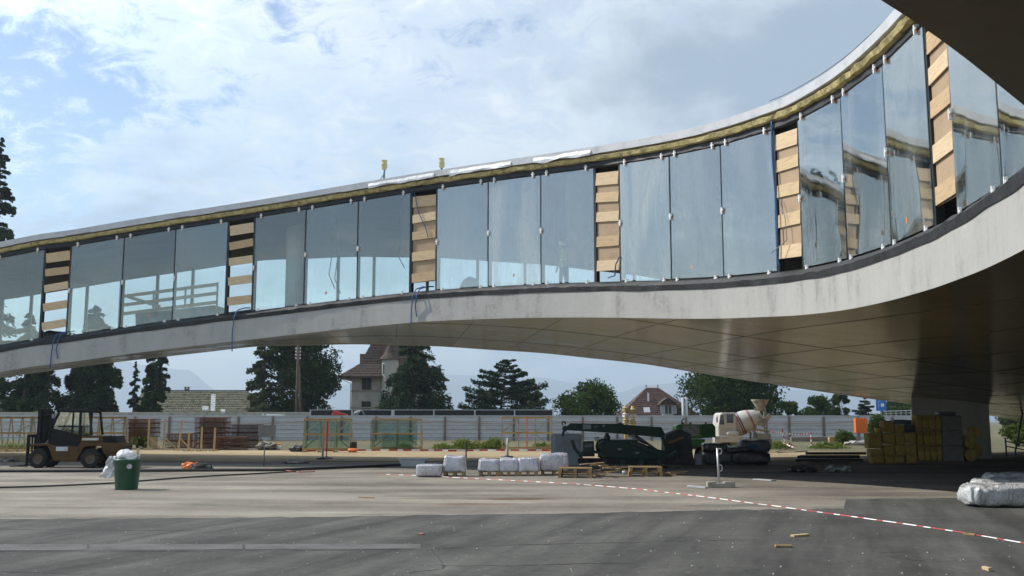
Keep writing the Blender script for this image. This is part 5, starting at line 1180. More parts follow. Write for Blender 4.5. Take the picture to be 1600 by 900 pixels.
m2 = MB(); m2.box((x(1160), 0, z(691)), (x(1203) - x(1118), 1.3, .3)); m2.build('frame', mat('truck_grey', (.26, .26, .22), .7, var=.2), T_.o, bev=.02)
m2 = MB(); m2.box((x(1134), -.95, z(687)), (x(1162) - x(1117), .3, .36)); m2.build('side_tank', mat('dusty_white', (.50, .49, .44), .7, var=.2), T_.o, bev=.04)
p0v, p1v = Vector((x(1141), .0, z(671))), Vector((x(1186), -.25, z(651)))
ax_ = (p1v - p0v); L = ax_.length; Md = Matrix.Translation(p0v) @ ax_.to_track_quat('Z', 'Y').to_matrix().to_4x4()
r0 = 17.8 / T_.pm
prof = [(r0 * .35, -.12), (r0 * .75, -.05), (r0 * .96, L * .14), (r0, L * .3), (r0, L * .5), (r0 * .9, L * .66), (r0 * .68, L * .86), (r0 * .48, L * 1.02), (r0 * .46, L * 1.06)]
m2 = MB(); m2.lathe(prof, Md, 32); dr = m2.build('drum', M_mw, T_.o, smooth=True)
for (a, b, m_) in ((.31, .345, M_red), (.37, .405, mat('navy_paint', (.02, .03, .12), .5)), (.68, .705, M_red), (.72, .74, MATS['navy_paint'])):
    def rr_(t):
        zt = t * L
        for (ra0, za), (rb0, zb) in zip(prof[:-1], prof[1:]):
            if za <= zt <= zb: return ra0 + (rb0 - ra0) * (zt - za) / (zb - za) + .008
    m2 = MB(); m2.lathe([(rr_(a), a * L), (rr_((a + b) / 2), (a + b) / 2 * L), (rr_(b), b * L)], Md, 32, caps=False); m2.build('stripe', m_, dr, smooth=True)
m2 = MB(); hx = x(1188); m2.lathe([(.13, z(645)), (.22, z(641)), (.50, z(628)), (.53, z(627)), (.48, z(629)), (.12, z(644))], Matrix.Translation((hx, -.3, 0)), 18, caps=False); m2.build('hopper', mat('dirty_cement', (.34, .32, .27), .9, var=.3, scale=4), T_.o, smooth=True)
m2 = MB(); M_cem = MATS['dirty_cement']
for sx in (1176, 1198):
    m2.beam((x(sx), -.35, z(690)), (x(sx + (4 if sx < 1180 else -3)), -.35, z(640)), .09, .09, up=(0, 1, 0)); m2.beam((x(sx), .45, z(690)), (x(sx), .35, z(645)), .09, .09, up=(0, 1, 0))
m2.beam((x(1176), -.38, z(652)), (x(1198), -.38, z(676)), .07, .09, up=(0, 1, 0)); m2.beam((x(1174), -.38, z(672)), (x(1200), -.38, z(676)), .07, .12)
m2.build('rear_frame', M_cem, T_.o)
m2 = MB(); m2.prism([(x(1178), z(658)), (x(1183), z(650)), (x(1190), z(657)), (x(1200), z(648)), (x(1203), z(653)), (x(1191), z(668)), (x(1183), z(665))], -.6, -.25); m2.build('chute', M_cem, T_.o, bev=.02)
m2 = MB(); m2.box((x(1190), -.45, z(684)), (.75, .4, .38)); m2.build('rear_box', MATS['truck_grey'], T_.o, bev=.02)
for (wx, n_) in ((1130, 1), (1172, 2), (1190, 2)): wheel(T_.o, (x(wx), -.75, .3), .3, .26)
m2 = MB(); lump(m2, (x(1140), -.95, z(678)), (.75, .3, .3), 7, .08, power=.8, nu=20, nv=10, flat=False); m2.build('dusty_cover', MATS['dusty_white'], T_.o, smooth=True)

# ---- bundles wrapped in black film
M_bf = film_mat('black_film', (.03, .032, .037), .3, 1.0, 5.0, .4)
M_bfg = film_mat('grey_blue_film', (.085, .09, .105), .35, 1.0, 5.0, .3)
for k_, (a, b, yt, yb, lab, m_, up) in enumerate(((1097, 1142, 706, 726, 'grey film bundle at the lower left of the dark wrapped bundles', M_bfg, 0), (1140, 1202, 706, 726, 'black film bundle at the lower right of the dark wrapped bundles', M_bf, 0),
        (1098, 1136, 693, 707, 'black film bundle on top of the lower left bundle', M_bf, 1), (1132, 1170, 699, 708, 'flat dark bundle with pleated film in the middle of the upper row', M_bf, 1), (1154, 1202, 689, 708, 'tall rounded dark bundle at the right end of the upper row', M_bfg, 1))):
    T = Site('film_bundle', lab, 'bundle', (a + b) / 2, 726, 'bundles wrapped in dark film', z0=0, dy=.3 if k_ != 4 else .75); w = (b - a) / T.pm; z0 = (726 - yb) / T.pm; h = (yb - yt) / T.pm
    m2 = MB(); lump(m2, (0, 0, h / 2), (w, .95 if k_ != 4 else .8, h), 50 + k_, .05, power=.45, fr=2.6, nu=40, nv=18); m2.build('film_wrap', m_, T.o, smooth=True); T.o.location.z = z0
    if k_ == 4: m2 = MB(); m2.box((-.15, -.415, h * .45), (.5, .03, .18)); m2.build('blue_label', mat('label_blue', (.03, .07, .2), .5), T.o)
    else: m2 = MB(); m2.tube([(-w * .3, -.485, .03), (-w * .3, -.49, h - .04)], .01, 4); m2.build('band', M_blackm, T.o)

# ---- fence foot with its lone post, small bars
T_ = Site('fence_post', 'single steel fence post with two loops in a concrete foot', 'post', 1124, 762); x, z = T_.x, T_.z
m2 = MB(); m2.prism([(x(1105), 0), (x(1105), z(753)), (x(1117), z(752.5)), (x(1119), z(755)), (x(1130), z(755)), (x(1132), z(752.5)), (x(1147), z(753)), (x(1147), 0)], -.12, .12); m2.build('concrete_foot', M_conc, T_.o, bev=.015)
m2 = MB(); m2.tube([(0, 0, .05), (x(1122.5), 0, z(702))], .032, 10); ps = m2.build('post', mat('galvanised', (.5, .51, .52), .4, .5, var=.1), T_.o, smooth=True)
for (a, b) in ((703, 711), (728, 737)): m2 = MB(); m2.tube([(x(1123), 0, z(a)), (x(1128), -.01, z(a)), (x(1129), -.01, z(a + 3)), (x(1129), -.01, z(b - 2)), (x(1127), 0, z(b)), (x(1123.5), 0, z(b))], .016, 6); m2.build('loop', MATS['galvanised'], ps)
def bar(label, a, b, w, h, m, name='plank', cat='plank', group='scraps lying on the yard'):
    p, q = gp(*a), gp(*b); c_ = (p + q) / 2; m2 = MB(); m2.beam(p - c_ + Vector((0, 0, h / 2)), q - c_ + Vector((0, 0, h / 2)), w, h)
    o = m2.build(name, m, loc=c_ + Vector((0, 0, .010)), bev=.004); return tag(o, label, cat, group)
bar('pale steel bar lying left of the fence post foot', (1075, 761.5), (1104, 764), .08, .05, MATS['galvanised'], 'steel_bar', 'bar')
bar('grey board lying right of the fence post', (1180, 750), (1209, 752), .22, .03, M_greyp)
bar('short wooden plank lying on the asphalt, nearer the tape', (1238, 840), (1262, 838), .08, .03, M_wood)
bar('short wooden plank lying on the asphalt, nearest the camera', (1211, 856), (1237, 856), .08, .03, M_pal)
bar('wood chip lying right of the two short planks', (1537, 891), (1548, 894), .05, .04, M_wood)
bar('dark stick lying on the asphalt far right', (1505, 836), (1524, 838), .04, .03, M_pal)
bar('pale stick lying near the tape on the asphalt', (1205, 791), (1222, 793), .04, .02, M_wood)
bar('red scrap lying on the asphalt in the foreground', (653, 836), (662, 836.5), .06, .02, M_redrope)
bar('brown twig lying on the yard left of the stain', (560, 778), (585, 779), .03, .02, M_pal)
# strips of roofing felt lying on the asphalt
M_felt = mat('felt_strip', (.135, .135, .13), .98, var=.15, scale=2, bump=.3, spec=.08)
for k_, (a, b) in enumerate(((-60, 136), (140, 379), (383, 657))):
    P = [gp(a, 852 - a * .0015), gp(b, 852 - b * .0015), gp(b, 861.5 - b * .0045), gp(a, 861.5 - a * .0045)]; c_ = sum(P, Vector()) / 4
    m2 = MB(); m2.add([p - c_ for p in P] + [p - c_ + Vector((0, 0, .004)) for p in P], [(0, 1, 2, 3), (7, 6, 5, 4), (0, 4, 5, 1), (1, 5, 6, 2), (2, 6, 7, 3), (3, 7, 4, 0)])
    tag(m2.build('felt_strip', M_felt, loc=c_ + Vector((0, 0, .0085))), ('pale felt strip on the asphalt, leftmost of three', 'pale felt strip on the asphalt, middle of three', 'pale felt strip on the asphalt, right end of the line')[k_], 'strip', 'felt strips laid end to end')
# ---- hoses on the ground
M_hose = mat('black_hose', (.016, .016, .017), .5, var=.2)
def ground_line(pts, r, label, name='hose', m=M_hose, cat='hose', wob=.06):
    out = []
    for (a, b) in zip(pts[:-1], pts[1:]):
        for q in range(10):
            t = q / 10; p = gp(a[0] + (b[0] - a[0]) * t, a[1] + (b[1] - a[1]) * t); p.y += wob * noise.noise(Vector((p.x * .8, 0, a[1]))); p.z = r + .01; out.append(p)
    p = gp(*pts[-1]); p.z = r + .01; out.append(p)
    m2 = MB(); m2.tube(out, r, 6); return tag(m2.build(name, m, smooth=True), label, cat)
ground_line([(-40, 739), (120, 738.5), (250, 738), (440, 737), (540, 733), (625, 729)], .055, 'thick black hose along the shaded edge behind the bin')
ground_line([(-40, 764.5), (60, 762), (120, 759.5), (180, 756.5), (300, 747), (440, 739.5), (470, 738)], .025, 'thin dark cable curving past the green bin', 'cable', cat='cable')
ground_line([(420, 733), (437, 736), (470, 739), (492, 738)], .02, 'thin reddish cable end lying beyond the yard', 'cable', M_redrope, 'cable')
# ---- red and white tape
M_tr = mat('tape_red', (.42, .05, .045), .5, var=.08); M_tw = mat('tape_white', (.75, .74, .72), .5, var=.06)
def tape(pts3, label, width=.09, seg=.5, flat=.5):
    m2 = MB(); d = 0.0; prev = None; acc = 0.0; tot = [0.0]
    fine = []
    for a, b in zip(pts3[:-1], pts3[1:]):
        n_ = max(2, int((b - a).length / .16))
        for q in range(n_): fine.append(a.lerp(b, q / n_))
    fine.append(pts3[-1]); acc = 0
    for i in range(len(fine) - 1):
        def edge_(j):
            p = fine[j]; d_ = (fine[min(j + 1, len(fine) - 1)] - fine[max(j - 1, 0)]).normalized(); s_ = Vector((-d_.y, d_.x, 0)).normalized()
            a_ = flat + .5 * noise.noise(Vector((j * .11, 3, 0))); o_ = (s_ * math.cos(a_) + Vector((0, 0, 1)) * abs(math.sin(a_))) * width
            return p, p + o_
        a0, a1 = edge_(i); b0, b1 = edge_(i + 1); m2.add([a0, b0, b1, a1], [(0, 1, 2, 3)], int(acc / seg) % 2); acc += (fine[i + 1] - fine[i]).length
    return tag(m2.build('barrier_tape', [M_tr, M_tw]), label, 'tape', 'red and white barrier tapes')
tp = [gp(*q) + Vector((0, 0, .02)) for q in ((590, 742), (650, 744), (760, 750), (900, 757.5), (1000, 766), (1100, 778), (1220, 794), (1400, 819), (1500, 834), (1620, 855))]
tape(tp, 'long red and white tape lying across the yard', .021, .24, .7)
def tape_post(px, yt, yb, lean, label):
    T = Site('tape_post', label, 'post', px, yb, 'leaning tape posts'); h = T.z(yt); m2 = MB()
    for q in range(6): t0, t1 = q / 6, (q + 1) / 6; m2.tube([(lean * t0, 0, h * t0), (lean * t1, 0, h * t1)], .045, 6, mi=q % 2)
    m2.build('post', [M_tw, M_tr], T.o); m2 = MB(); m2.box((0, 0, .03), (.3, .3, .06)); m2.build('foot', M_conc, T.o); return T.o.location + Vector((lean, 0, h))
e1 = tape_post(1229, 671, 701, -.25, 'leaning red and white tape post nearer the mixer'); e2 = tape_post(1267.5, 676, 698, .02, 'upright red and white tape post right of the leaning one')
st_ = gp(1168, 707) + Vector((0, .2, 1.15))
tape([st_, (st_ + e1) / 2 - Vector((0, 0, .1)), e1 - Vector((0, 0, .3)), (e1 + e2) / 2 - Vector((0, 0, .3)), e2 - Vector((0, 0, .12))], 'red and white tape strung from the mixer to two posts', .09, .3, 1.4)
tape([e1 - Vector((0, 0, .9)), gp(1240, 703) + Vector((0, 0, .1)), gp(1212, 707) + Vector((0, 0, .03))], 'loose red and white tape end below the leaning post', .08, .3, .8)
for (a, b) in ((480, 700), (700, 860)):
    tape([gp(a, 706.5) + Vector((0, 0, .03)), gp((a + b) / 2, 706) + Vector((0, 0, .06)), gp(b, 705.8) + Vector((0, 0, .03))], 'red and white tape low before the glass racks' if a == 480 else 'red and white tape low before the empty rack', .1, .45, 1.2)

# ---- steel beams, plastic scraps, timbers, cabinet on the right
T_ = Site('beam_stack', 'dark steel beams stacked low left of the insulation packs', 'beams', 1298, 723); x, z = T_.x, T_.z
for q, (a, b, zz, yy) in enumerate(((1262, 1356, 709, .2), (1245, 1340, 714, -.2), (1256, 1348, 719, .0), (1250, 1330, 720, .6), (1258, 1350, 714, .6))):
    m2 = MB(); L0, L1, zc = x(a), x(b), z(zz)
    m2.box(((L0 + L1) / 2, yy, zc + .045), (L1 - L0, .14, .02)); m2.box(((L0 + L1) / 2, yy, zc - .045), (L1 - L0, .14, .02)); m2.box(((L0 + L1) / 2, yy, zc), (L1 - L0, .02, .07)); m2.build('beam', M_blackm, T_.o)
for q in (1258, 1290, 1330): m2 = MB(); m2.box((x(q), .2, z(722) / 2 + .01), (.14, 1.0, z(722))); m2.build('bearer', M_pal, T_.o)
rope('steel_rod', 'thin steel rod leaning on the dark beams', [gp(1215, 709) + Vector((0, 0, .05)), gp(1262, 717) + Vector((0, 0, .35))], .02, M_rustd, cat='rod')
M_clear = mat('clear_film', (.40, .42, .42), .18, var=.3, scale=6, bump=1.0, bscale=9, spec=.8)
heap('plastic_scrap', 'crumpled dark plastic sheet in shade left of the beams, nearer the mixer', 'plastic', 1228, 1275, 728, 738, M_bf, 11, .5, power=.9, amp=.12)
heap('plastic_scrap', 'crumpled clear plastic in shade before the dark beams', 'plastic', 1292, 1332, 726, 738, M_clear, 12, .5, power=.9, amp=.12)
T_ = Site('timber_beam', 'long weathered timber beam lying behind the tape posts', 'timber', 1290, 690); x, z = T_.x, T_.z
m2 = MB(); m2.beam((x(1236), 0, .2), (x(1345), .3, .25), .4, .4); m2.build('beam_body', mat('weathered_timber', (.20, .17, .13), .9, var=.25, stretch=(.3, 1, 1)), T_.o, bev=.03)
m2 = MB(); m2.box((x(1250), 0, .02), (.3, .5, .04)); m2.build('bearer', M_pal, T_.o)
T_ = Site('timber_crate', 'low brown slatted crate before the weathered timber beam', 'crate', 1308, 692); x, z = T_.x, T_.z
for q in range(4): m2 = MB(); m2.box((0, -.3, .06 + q * .12), (x(1322) - x(1295), .03, .10)); m2.build('slat', M_pal, T_.o)
for q in (1296, 1308, 1321): m2 = MB(); m2.box((x(q), -.27, .26), (.08, .03, .5)); m2.build('batten', M_pal, T_.o)
m2 = MB(); m2.box((0, .1, .24), (x(1320) - x(1297), .66, .46)); m2.build('filling', M_rackw, T_.o)
T_ = Site('orange_cabinet', 'bright orange site power cabinet on a stand', 'cabinet', 1346, 694); x, z = T_.x, T_.z
m2 = MB(); m2.box((0, 0, z(665.5)), (x(1355) - x(1337), .45, z(654) - z(677))); cb_ = m2.build('cabinet_body', mat('cabinet_orange', (.72, .16, .02), .5, var=.06), T_.o, bev=.02)
m2 = MB(); m2.box((0, -.232, z(665.5)), (x(1353) - x(1339), .015, z(656) - z(675))); dr = m2.build('door', MATS['cabinet_orange'], cb_, bev=.005)
for q in (-1, 1): m2 = MB(); m2.beam((q * .28, .0, 0), (q * .25, 0, z(676)), .05, .05, up=(0, 1, 0)); m2.build('leg', M_greym, T_.o)
heap('rubble_heap', 'pale rubble heap at the foot of the orange cabinet', 'rubble', 1322, 1360, 688, 696, mat('pale_rubble', (.45, .42, .38), .95, var=.25, scale=5, bump=.5), 14)

# ---- stacks of mineral wool packs
M_wool = mat('wool_pack', (.40, .275, .065), .7, var=.25, scale=3, bump=.5, bscale=10)
M_woolg = mat('grey_wool_pack', (.20, .20, .19), .8, var=.15, scale=3, bump=.3)
GW = 'mineral wool packs'
ZX = lambda v: 1300 + v / 3.75
ZY = lambda v: 560 + v / 3.75
g0 = gp(1420, 725); wm = ppm(g0.y)
def pack(x0, x1, y0, y1, label, m, dep=.55, dy=0.0, seed=0, base=None, name='wool_pack', round_=.2):
    """a pack whose front shows at zoomed pixels x0..x1, y0..y1"""
    a, b, t, bb = ZX(x0), ZX(x1), ZY(y0), ZY(y1); c_ = at((a + b) / 2, 658, g0.y); w = (b - a) / wm; h = (bb - t) / wm; zb = base if base is not None else (725.3 - bb) / wm
    m2 = MB(); lump(m2, (0, dep / 2, h / 2), (w * .985, dep, h * .99), seed, .018, power=round_, fr=3, nu=32, nv=14)
    return tag(m2.build(name, m, smooth=True, loc=(c_.x, g0.y + dy, max(0.012, zb))), label, 'insulation pack', GW)
left = [(222, 298, 578, 618, 'yellow wool pack at the bottom left corner of the pile'), (300, 350, 578, 620, 'small bottom yellow wool pack second from the left'), (351, 416, 578, 620, 'bottom yellow wool pack third from the left'), (424, 490, 575, 622, 'bottom yellow wool pack at the right of the left pile'),
        (218, 292, 533, 577, 'yellow wool pack second up at the left edge of the pile'), (296, 362, 510, 577, 'squarish yellow wool pack second up in the left pile'), (363, 420, 520, 577, 'yellow wool pack second up, third from the left'), (421, 489, 505, 574, 'yellow wool pack second up in film at the right of the left pile'),
        (208, 290, 445, 532, 'big yellow wool pack standing at the left edge of the pile'), (298, 368, 440, 509, 'yellow wool pack third up in the left pile'), (369, 420, 452, 519, 'narrow yellow wool pack third up in the left pile'), (421, 488, 440, 504, 'film covered yellow wool pack third up beside the upright packs'),
        (298, 364, 372, 439, 'topmost yellow wool pack of the left pile'), (365, 425, 393, 451, 'yellow wool pack right of the topmost one')]
for k_, (a, b, t, bb, lab) in enumerate(left): pack(a, b, t, bb, lab, M_wool, seed=k_, dy=R.uniform(-.03, .03))
pack(368, 476, 366, 392, 'black sheeted pack lying on top of the left pile', M_bf, seed=77, dy=.1); pack(426, 496, 393, 439, 'dark sheeted pack between the two yellow piles', M_bf, seed=78, dy=.15)
for r_ in range(3):
    for q in range(4):
        pack(497 + q * 36, 532 + q * 36, 340 + r_ * 89, 427 + r_ * 89, ('%s upright yellow wool pack in the %s row of the neat stack' % (('leftmost', 'second', 'third', 'rightmost')[q], ('top', 'middle', 'bottom')[r_])), M_wool, seed=100 + r_ * 4 + q, dep=.6, dy=R.uniform(-.015, .015), round_=.25)
    pack(642, 762, 341 + r_ * 88, 428 + r_ * 88, ('%s grey wool block right of the upright yellow packs' % ('top', 'middle', 'bottom')[r_]), M_woolg, seed=120 + r_, dep=.6, round_=.1)
pack(632, 735, 320, 340, 'black sheet folded on top of the grey wool blocks', M_bf, seed=80, dep=.5, dy=.05)
for k_, (cx, cz, r_) in enumerate(((788, 570, 36), (790, 497, 37), (826, 440, 34), (838, 545, 40))):
    c_ = at(ZX(cx), 658, g0.y + .3); rr = r_ / 3.75 / wm; zc = max(rr + .01, (725.3 - ZY(cz)) / wm)
    m2 = MB(); m2.lathe([(rr * .35, -.3), (rr * .95, -.3), (rr, -.26), (rr, .26), (rr * .95, .3), (rr * .35, .3)], Matrix.Rotation(math.pi / 2, 4, 'X'), 20)
    tag(m2.build('wool_roll', M_wool, smooth=False, loc=(c_.x, g0.y + .35 + (.3 if k_ == 3 else 0), zc)), ('lower left wool roll beside the grey blocks', 'middle wool roll beside the grey blocks', 'topmost wool roll leaning to the pier', 'lower right wool roll against the pier')[k_], 'wool roll', 'wool rolls by the pier')
T_ = Site('plank', 'plank leaning against the pier beside the wool rolls', 'plank', 1533, 716.5); m2 = MB(); m2.beam((0, -.2, .02), (-.35, .1, 1.05), .12, .03, up=(0, 1, 0)); m2.build('plank_board', M_pal, T_.o)
m2 = MB(); m2.beam((.05, -.3, .03), (.3, -.3, .03), .1, .04); m2.build('foot_block', M_pal, T_.o)
T_ = thing('yellow_pail', 'yellow pail standing on the leftmost wool pack', 'pail', (at(1374, 658, g0.y).x, g0.y + .27, (725.3 - ZY(445)) / wm + .01))
m2 = MB(); m2.lathe([(.11, 0), (.13, .24), (.12, .24), (.1, .02)], None, 16); m2.build('pail_body', mat('pail_yellow', (.65, .42, .05), .45, var=.05), T_, smooth=True)
m2 = MB(); m2.lathe([(.134, .22), (.134, .245), (.01, .25)], None, 16); m2.build('lid', M_fy, T_)
# trestle at the right edge
T_ = Site('steel_trestle', 'dark steel trestle at the right edge behind the pier', 'trestle', 1594, 713); x, z = T_.x, T_.z
m2 = MB(); m2.beam((x(1585), 0, 0), (x(1604), 0, z(640)), .07, .07, up=(0, 1, 0)); m2.build('leg', M_blackm, T_.o)
m2 = MB(); m2.beam((x(1576), .2, 0), (x(1576), .2, z(685)), .06, .06, up=(0, 1, 0)); m2.build('leg', M_blackm, T_.o)
m2 = MB(); m2.beam((x(1625), .0, 0), (x(1606), .0, z(640)), .07, .07, up=(0, 1, 0)); m2.build('leg', M_blackm, T_.o)
for (a, b) in ((690, 700), (698, 705)): m2 = MB(); m2.beam((x(1576), .1, z(a)), (x(1612), .05, z(b)), .05, .05); m2.build('brace', M_blackm, T_.o)
# clear plastic wrapped tube bundles at the right
for k_, (a, b, yt, yb, lab, dep) in enumerate(((1508, 1640, 760, 794, 'nearest clear plastic wrapped bundle at the right edge', .9), (1526, 1650, 750, 777, 'middle clear plastic wrapped bundle at the right edge', .8), (1543, 1660, 741, 765, 'farthest clear plastic wrapped bundle at the right edge', .7))):
    T = Site('plastic_bundle', lab, 'bundle', (a + b) / 2, yb, 'clear plastic bundles', dy=.4); w = (b - a) / T.pm; h = T.z(yt)
    m2 = MB(); lump(m2, (0, 0, h / 2 + .01), (w, dep, h), 70 + k_, .035, power=.45, fr=5, nu=96, nv=28, folds=.07); m2.build('plastic_wrap', film_mat('shiny_plastic', (.66, .67, .67), .12, 1.0, 6.0, 1.0), T.o, smooth=True)
    m2 = MB()
    for q in range(5): m2.tube([(-w * .47 + R.uniform(0, .05), -dep * .25 + q * dep * .12, h * .35 + .02 * (q % 2)), (w * .47, -dep * .25 + q * dep * .12, h * .35)], .05, 8)
    m2.build('tube_core', M_greym, T.o)
# loose stones and chips over yard and asphalt
R.seed(77); m2 = MB()
for q in range(300):
    py = 745 + 155 * R.random() ** 1.2; p = gp(R.uniform(-20, 1620), py); s_ = R.uniform(.006, .02) * (1.6 if R.random() < .06 else 1)
    vs = [Vector((R.uniform(.5, 1) * s_ * math.cos(a), R.uniform(.5, 1) * s_ * math.sin(a), 0)) for a in (0, 1.5, 3.1, 4.6)]
    m2.add([p + v + Vector((0, 0, .008)) for v in vs] + [p + Vector((0, 0, s_ * .8 + .008))], [(0, 1, 4), (1, 2, 4), (2, 3, 4), (3, 0, 4)], 1 if q % 3 else 0)
tag(m2.build('loose_stones', [M_stone, mat('pale_chips', (.38, .37, .34), .9)]), 'small pale stones and chips scattered over the yard', 'stones', kind='stuff')

# ================================================================ ON AND IN THE BUILDING
M_bh = mat('blue_hose', (.03, .10, .28), .45, var=.15)
def facade_pt(i, u, z, off):
    a, b, d, n, w = bay_frame(i); p = a.lerp(b, u); return p + n * off + Vector((0, 0, z))
for (i, u, dn, lab, s_) in ((4, .75, 1.1, 'long blue hose hanging down from the leftmost open bay', 0), (4, .92, .75, 'short blue hose loop beside the long one at the leftmost open bay', .3), (8, .55, 1.35, 'blue hose hanging from the second open bay', .1), (12, .35, 1.0, 'blue hose hanging from the boarded bay in the middle, left strand', .0), (12, .5, .75, 'blue hose hanging from the boarded bay in the middle, right strand', .2)):
    p = [facade_pt(i, u + .25, .15, -.2), facade_pt(i, u + .18, .12, .1), facade_pt(i, u + .05, .02, .34), facade_pt(i, u - .02, -.25, .42), facade_pt(i, u - .1, -.25 - dn * .5, .36), facade_pt(i, u - .12 + s_ * .3, -.25 - dn, .34)]
    rope('hose', lab, p, .024, M_bh, 0, 'blue hoses hanging on the facade', 'hose', per=4)
rope('hose', 'blue hose running up the left side of the boarded bay before the reflections', [facade_pt(20, .15, .1, .1)] + [facade_pt(20, .08 + .05 * math.sin(q), GH * q / 6 + .3, .13) for q in range(7)], .025, M_bh, 0, None, 'hose', 3)
rope('cable', 'thin grey cable dangling in front of the boarded bay before the reflections', [facade_pt(20, .2, GH * .5, .1), facade_pt(20, .45, GH * .35, .12), facade_pt(20, .5, GH * .2, .13), facade_pt(20, .1, GH * .12, .3)], .012, M_greym, 0, None, 'cable', 4)
rope('cable', 'blue cable crossing the boards of the middle boarded bay', [facade_pt(12, .15, GH, .1), facade_pt(12, .3, GH * .8, .1), facade_pt(12, .6, GH * .62, .1), facade_pt(12, .7, GH * .52, .1)], .016, M_bh, 0, None, 'cable', 4)
rope('cable', 'blue cable end at the foot of the fourth boarded bay', [facade_pt(16, .5, .1, .05), facade_pt(16, .8, .15, .1), facade_pt(16, .85, .5, .12), facade_pt(16, 1.0, .75, .12)], .022, M_bh, 0, None, 'cable', 4)
# two vent pipes on the roof
for (px, yt, yb, lab, hs) in ((600, 250, 284, 'yellow capped roof pipe with a dangling hose, left of the two', True), (690, 247, 268, 'yellow capped roof pipe, right of the two', False)):
    Y = 40.5; b0 = at(px, yb, Y); tz = at(px, yt, Y).z; T = thing('roof_pipe', lab, 'pipe', (b0.x, Y, b0.z - .35), 0, 'capped pipes on the roof'); h = tz - b0.z + .35
    m2 = MB(); m2.tube([(0, 0, 0), (0, 0, h - .05)], .045, 10); m2.build('pipe', M_greym if hs else M_bh, T, smooth=True)
    m2 = MB(); m2.lathe([(.05, h - .42), (.12, h - .38), (.13, h - .2), (.10, h - .1), (.13, h - .02), (.05, h)], None, 12); m2.build('wrapped_cap', mat('cap_wrap', (.42, .37, .16), .7, var=.5, scale=9, col2=(.55, .55, .5)), T)
    if hs: m2 = MB(); m2.tube([(.04, -.05, h - .45), (-.02, -.06, h - .65), (-.15, -.06, h - .85), (-.45, -.05, h - .95)], .02, 6); m2.build('hose_end', M_bh, T)
# timber guard rail and bench inside
def inside(px, Y): 
    x_ = at(px, 470, Y).x; return Vector((x_, Y, zcast(BV_F, x_, Y, False)))
q0_, q1_ = inside(190, 44.6), inside(338, 43.8)
T_ = thing('timber_guard_rail', 'timber guard rail and platform seen through the left glass', 'guard rail', q0_)
d_ = q1_ - q0_
for q in range(4): p = d_ * (q / 3); m2 = MB(); m2.beam(p + Vector((0, .1, 0)), p + Vector((0, .1, 1.95)), .06, .09, up=(0, 1, 0)); m2.build('post', M_wood, T_)
for zz in (1.05, 1.45, 1.85): m2 = MB(); m2.beam(Vector((0, 0, zz)), d_ + Vector((0, 0, zz)), .03, .15); m2.build('rail', M_wood, T_)
m2 = MB(); m2.beam(d_ * .07 + Vector((0, -.05, 1.8)), d_ * .42 + Vector((0, -.05, 1.15)), .03, .14); m2.build('diagonal', M_wood, T_)
m2 = MB(); m2.beam(d_ * .18 + Vector((0, .6, .5)), d_ * 1.0 + Vector((0, .6, .45)), 1.1, .95); m2.build('material_pile', mat('pile_grey', (.2, .21, .2), .9, var=.2), T_)
for k_, (px, Y, w_, h_, m_) in enumerate(((30, 45, 2.2, .5, M_tarp), (90, 44.5, 1.6, .6, M_tarp), (500, 42, 2.6, .3, M_tarp), (600, 41, 2.4, .4, M_tarp), (735, 38, .8, .9, M_greyp), (815, 36, 1.0, .4, M_tarp))):
    p = inside(px, Y); m2 = MB(); lump(m2, (0, 0, h_ / 2), (w_, .8, h_), 90 + k_, .12, power=.8, fr=2, nu=24, nv=12)
    tag(m2.build('covered_pile', m_, smooth=True, loc=p), ('dark covered pile behind the leftmost glass panel', 'dark covered pile behind the leftmost open bay', 'low dark pile right of the white interior column', 'low dark pile behind the glass left of the middle boarded bay', 'pale wrapped crate behind the glass right of the middle boarded bay', 'low dark pile near the worker behind the glass')[k_], 'pile', 'covered piles inside')
for k_, (px, Y) in enumerate(((40, 44), (120, 43.5), (517, 41), (526, 41.2), (625, 40), (860, 37))):
    x_ = at(px, 400, Y).x; zc = zcast(BV_C, x_, Y, False); zf = zcast(BV_F, x_, Y, False); L = (zc - zf) * (.35, .35, .75, .8, .6, .5)[k_]
    rope('hanging_cable', ('cable dangling inside behind the leftmost glass', 'cable dangling inside beside the leftmost open bay', 'left of two long cables hanging inside right of the white column', 'right of two long cables hanging inside right of the white column', 'bent cable hanging inside left of the middle boarded bay', 'cable hanging inside near the worker')[k_], [(x_, Y, zc), (x_ + .05, Y, zc - L * .5), (x_ - .06, Y, zc - L * .8), (x_ + .2, Y, zc - L)], .02, M_blackm, 0, 'cables hanging from the ceiling', 'cable', 4)

